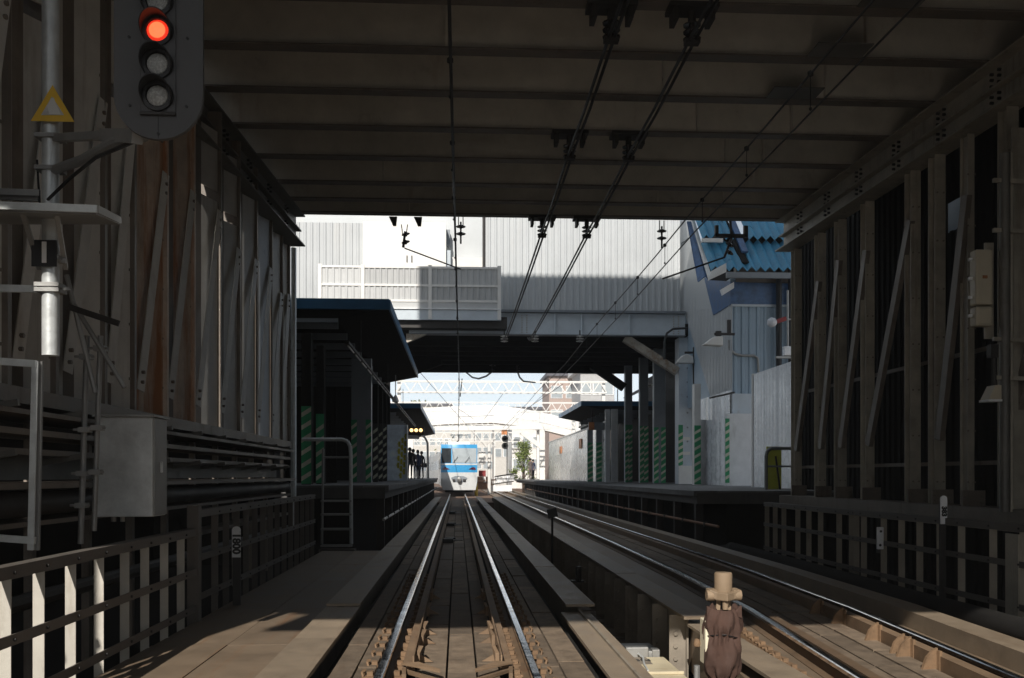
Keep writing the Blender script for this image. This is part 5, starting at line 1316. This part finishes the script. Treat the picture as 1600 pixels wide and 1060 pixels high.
# wires toward the far gantries
for i, (p, q, Ya, Yb_, lb) in enumerate((((718,640),(740,655),72,100,'thin wire sloping from the train to the gantry'),((790,610),(757,655),72,100,'thin slanting wire right of the train'),((650,575),(760,700),60,140,'thin wire high above the left canopy end'),((880,600),(800,655),60,110,'thin wire slanting toward the brown house'))):
    wire('span_wire', lb, [at(*p,Ya), at(*q,Yb_)], .02, 'wire', 'thin wires beyond the bridge')
# footbridge
fb = thing('footbridge', 'white footbridge crossing high behind the train', 'footbridge', (2, 104, -1))
YFB = 104
pz = [(600,660),(700,652),(770,650),(815,655),(860,664),(930,682)]
for (xa,ya),(xb,yb2) in zip(pz[:-1], pz[1:]):
    A, B = at(xa,ya,YFB), at(xb,yb2,YFB)
    MB().prism([A,B,B+Vector((0,0,-.75)),A+Vector((0,0,-.75))],(0,2.5,0)).build('bridge_girder', M['white'], fb)
    MB().prism([A+Vector((0,0,.05)),B+Vector((0,0,.05)),B+Vector((0,0,1.15)),A+Vector((0,0,1.15))],(0,.05,0)).build('parapet_panel', M['whited'], fb)
for x in (640, 845): a = at(x,700,YFB); MB().box(a.x-.35,a.x+.35,YFB+.8,YFB+1.5,-1,at(x,660,YFB).z).build('bridge_pier', M['white'], fb)
# signals etc. right of train
t = thing('track_signal', 'signal post with round black disc lamps right of the train', 'railway signal', at(789, 760, 86))
a = at(789,695,86); MB().tube((a.x+.2,86.1,-.3),(a.x+.2,86.1,a.z+1.2),.07,8).build('signal_mast', M['galvd'], t)
for y in (686, 697): b = at(789,y,85.95); MB().lathe([(.30,0),(.30,-.05),(.16,-.05),(.16,0)], b, 16, 'Y').build('signal_disc', M['black'], t, True)
b = at(788,675,85.95); MB().box(b.x-.25,b.x+.25,85.95,86.1,b.z-.25,b.z+.3).build('orange_lamp_box', M['orange'], t)
t = thing('number_board', 'white board with rounded corners on a post right of the train', 'sign', at(753, 760, 80))
a0_, a1_ = at(748,726,80), at(759,705,80); MB().box(a0_.x,a1_.x,80,80.1,a0_.z,a1_.z).build('board', M['white'], t, bevel=.04)
MB().box(a0_.x,a1_.x,80.0,80.12,a0_.z-1.0,a0_.z-.5).build('lower_board', M['purple'], t)
MB().box(a0_.x,a1_.x,80.0,80.12,a0_.z-1.5,a0_.z-1.03).build('base_board', M['white'], t)
MB().tube((a1_.x+.3,80.1,-.3),(a1_.x+.3,80.1,a1_.z+.6),.14,8).build('post', M['white'], t)
t = tag(MB().tube((at(744,765,76).x,76,-.25),(at(744,765,76).x,76,at(744,756,76).z),.14,10).build('yellow_bollard', M['yellowpost'], None, True, org=(at(744,765,76).x,76,-.25)), 'short yellow post at the right foot of the train', 'post')
tb_ = thing('timber_barrier', 'brown slatted timber barrier beside the train', 'barrier', at(760, 768, 79))
for k in range(9):
    x = 748 + k*2.7; a = at(x,765,79+k*.3); b = at(x-4,745,79+k*.3); MB().bar(a,b,.16,.10,(0,1,0)).build('slat', M['timber'], tb_)
MB().bar(at(746,752,79), at(774,750,81.5), .08,.12).build('rail_board', M['timber'], tb_)
wb = thing('steel_barrier', 'pale slatted steel barrier at the end of the right platform', 'barrier', at(785, 765, 82))
for k in range(10):
    x = 776 + k*3; a = at(x,756-k*.5,82); b = at(x-2,745-k*.5,82); MB().bar(a,b,.13,.08,(0,1,0)).build('slat', M['whited'], wb)
MB().bar(at(773,745,82), at(806,740,82), .1,.1).build('top_rail', M['dark'], wb)
MB().bar(at(770,757,82), at(803,752,82), .1,.1).build('bottom_rail', M['dark'], wb)
MB().prism([at(764,768,81),at(800,768,81),at(800,758,81),at(764,759,81)],(0,.3,0)).build('wall_base', M['whited'], wb)

# houses
def house(label, px0, px1, ytop, Y, m, rows, colsn, dp=9, roof='flat', roofm='rooft', cat='house', zb=-3.0, grp='houses beyond the station'):
    a, b = at(px0, ytop, Y), at(px1, ytop, Y)
    t = thing('house', label, cat, ((a.x+b.x)/2, Y, zb), grp)
    MB().box(a.x,b.x,Y,Y+dp,zb,a.z).build('wall', M[m], t)
    if roof == 'flat': MB().box(a.x-.3,b.x+.3,Y-.4,Y+dp+.3,a.z+.002,a.z+.45).build('roof', M[roofm], t)
    else: MB().prism([(a.x-.5,Y-.5,a.z+.002),(b.x+.5,Y-.5,a.z+.002),(b.x+.1,Y+dp/2,a.z+1.7),(a.x-.1,Y+dp/2,a.z+1.7)],(0,.12,0)).prism([(a.x-.5,Y-.5,a.z+.002),(a.x-.5,Y+dp+.5,a.z+.002),(a.x-.5,Y+dp/2,a.z+1.7)],(b.x-a.x+1,0,0)).build('roof', M[roofm], t)
    wn = b.x - a.x
    for r in range(rows):
        for c_ in range(colsn):
            x = a.x + wn*(c_+.5)/colsn; z = a.z - 1.9 - r*2.8; ww = min(.8, wn/colsn*.35)
            f = MB().box(x-ww-.08,x+ww+.08,Y-.06,Y-.002,z-.7,z+.78).build('window', M['whited'], t)
            MB().box(x-ww,x+ww,Y-.08,Y-.061,z-.62,z+.7).build('pane', M['glass'], f)
    return t
house('brown house with a dark flat roof beyond the bridge on the right', 858, 905, 588, 112, 'brownhouse', 2, 2)
house('grey house with a pale roof at the right beyond the bridge', 907, 960, 580, 104, 'greyhouse', 2, 3, roof='gable', roofm='whited')
house('pale low block behind the footbridge left of the brown house', 772, 850, 640, 165, 'palehouse', 3, 6)
house('white house far behind the signals right of the train', 742, 800, 668, 190, 'palehouse', 3, 5)
house('far pale apartment block above the left canopy', 610, 705, 634, 200, 'palehouse', 4, 8)
house('broad pale block far behind the gantries', 700, 775, 652, 230, 'palehouse', 3, 6)
house('white house behind the person on the right platform', 800, 846, 668, 120, 'white', 2, 3)

# trees
def tree(label, x, y, z0, h, r, n, m, seed, conical=0, grp='trees beyond the station'):
    rnd = random.Random(seed)
    t = thing('leafy_tree', label, 'tree', (x, y, z0), grp)
    tk = MB().tube((x,y,z0),(x+.05*r,y,z0+h*.55),.07*r+.05,8,.04*r+.03)
    for k in range(6):
        an = k*1.05+rnd.random(); tk.tube((x,y,z0+h*(.3+.05*k)),(x+cos(an)*r*.6,y+sin(an)*r*.6,z0+h*(.5+.07*k)),.03*r+.02,6,.01*r)
    tk.build('trunk', M['bark'], t, True)
    cl = MB(); clumps = []
    for k in range(26):
        u = rnd.random(); rr = r*(1 - .75*u*conical)*math.sqrt(rnd.random()); an = rnd.random()*2*pi
        clumps.append(Vector((x+cos(an)*rr, y+sin(an)*rr, z0+h*(.28+.68*u))))
    for k in range(n):
        c_ = rnd.choice(clumps); d = Vector((rnd.gauss(0,1),rnd.gauss(0,1),rnd.gauss(0,.8)))*r*.17; p = c_ + d; s_ = rnd.uniform(.5,1.1)*r*.075 + .03
        u = Vector((rnd.gauss(0,1),rnd.gauss(0,1),rnd.gauss(0,1))).normalized(); v_ = u.orthogonal().normalized()
        cl.add([p-u*s_, p+v_*s_*.6, p+u*s_, p-v_*s_*.6], [(0,1,2,3)])
    cl.build('crown', M[m], t)
a = at(818,743,92); tree('narrow green tree beside the white house on the right platform', a.x, 92, -.5, 5.2, 1.2, 1500, 'leaf', 3, 1)
for i, (x, D, h, r, lb) in enumerate(((660,210,19,8,'pale green tree far behind the left canopy'),(735,240,17,9,'pale green tree far behind the footbridge left part'),(870,150,11,5,'green tree below the brown house'),(800,250,17,9,'pale tree far behind the footbridge right part'))):
    a = at(x,743,D); tree(lb, a.x, D, -3, h, r, 1300, 'leafp', 20+i, .3)

# ------------------------------------------------------------------ haze volume added to imitate glare over the far end of the line
hm = bpy.data.materials.new('glare_haze'); hm.use_nodes = True
for nd in list(hm.node_tree.nodes):
    if nd.type == 'BSDF_PRINCIPLED': hm.node_tree.nodes.remove(nd)
pv = hm.node_tree.nodes.new('ShaderNodeVolumePrincipled')
pv.inputs['Color'].default_value = (.93, .95, .97, 1); pv.inputs['Density'].default_value = .0009; pv.inputs['Anisotropy'].default_value = .2
hm.node_tree.links.new(pv.outputs[0], hm.node_tree.nodes['Material Output'].inputs['Volume'])
stuff(MB().box(-410, 410, -310, 910, -4.2, 26).build('haze', hm))
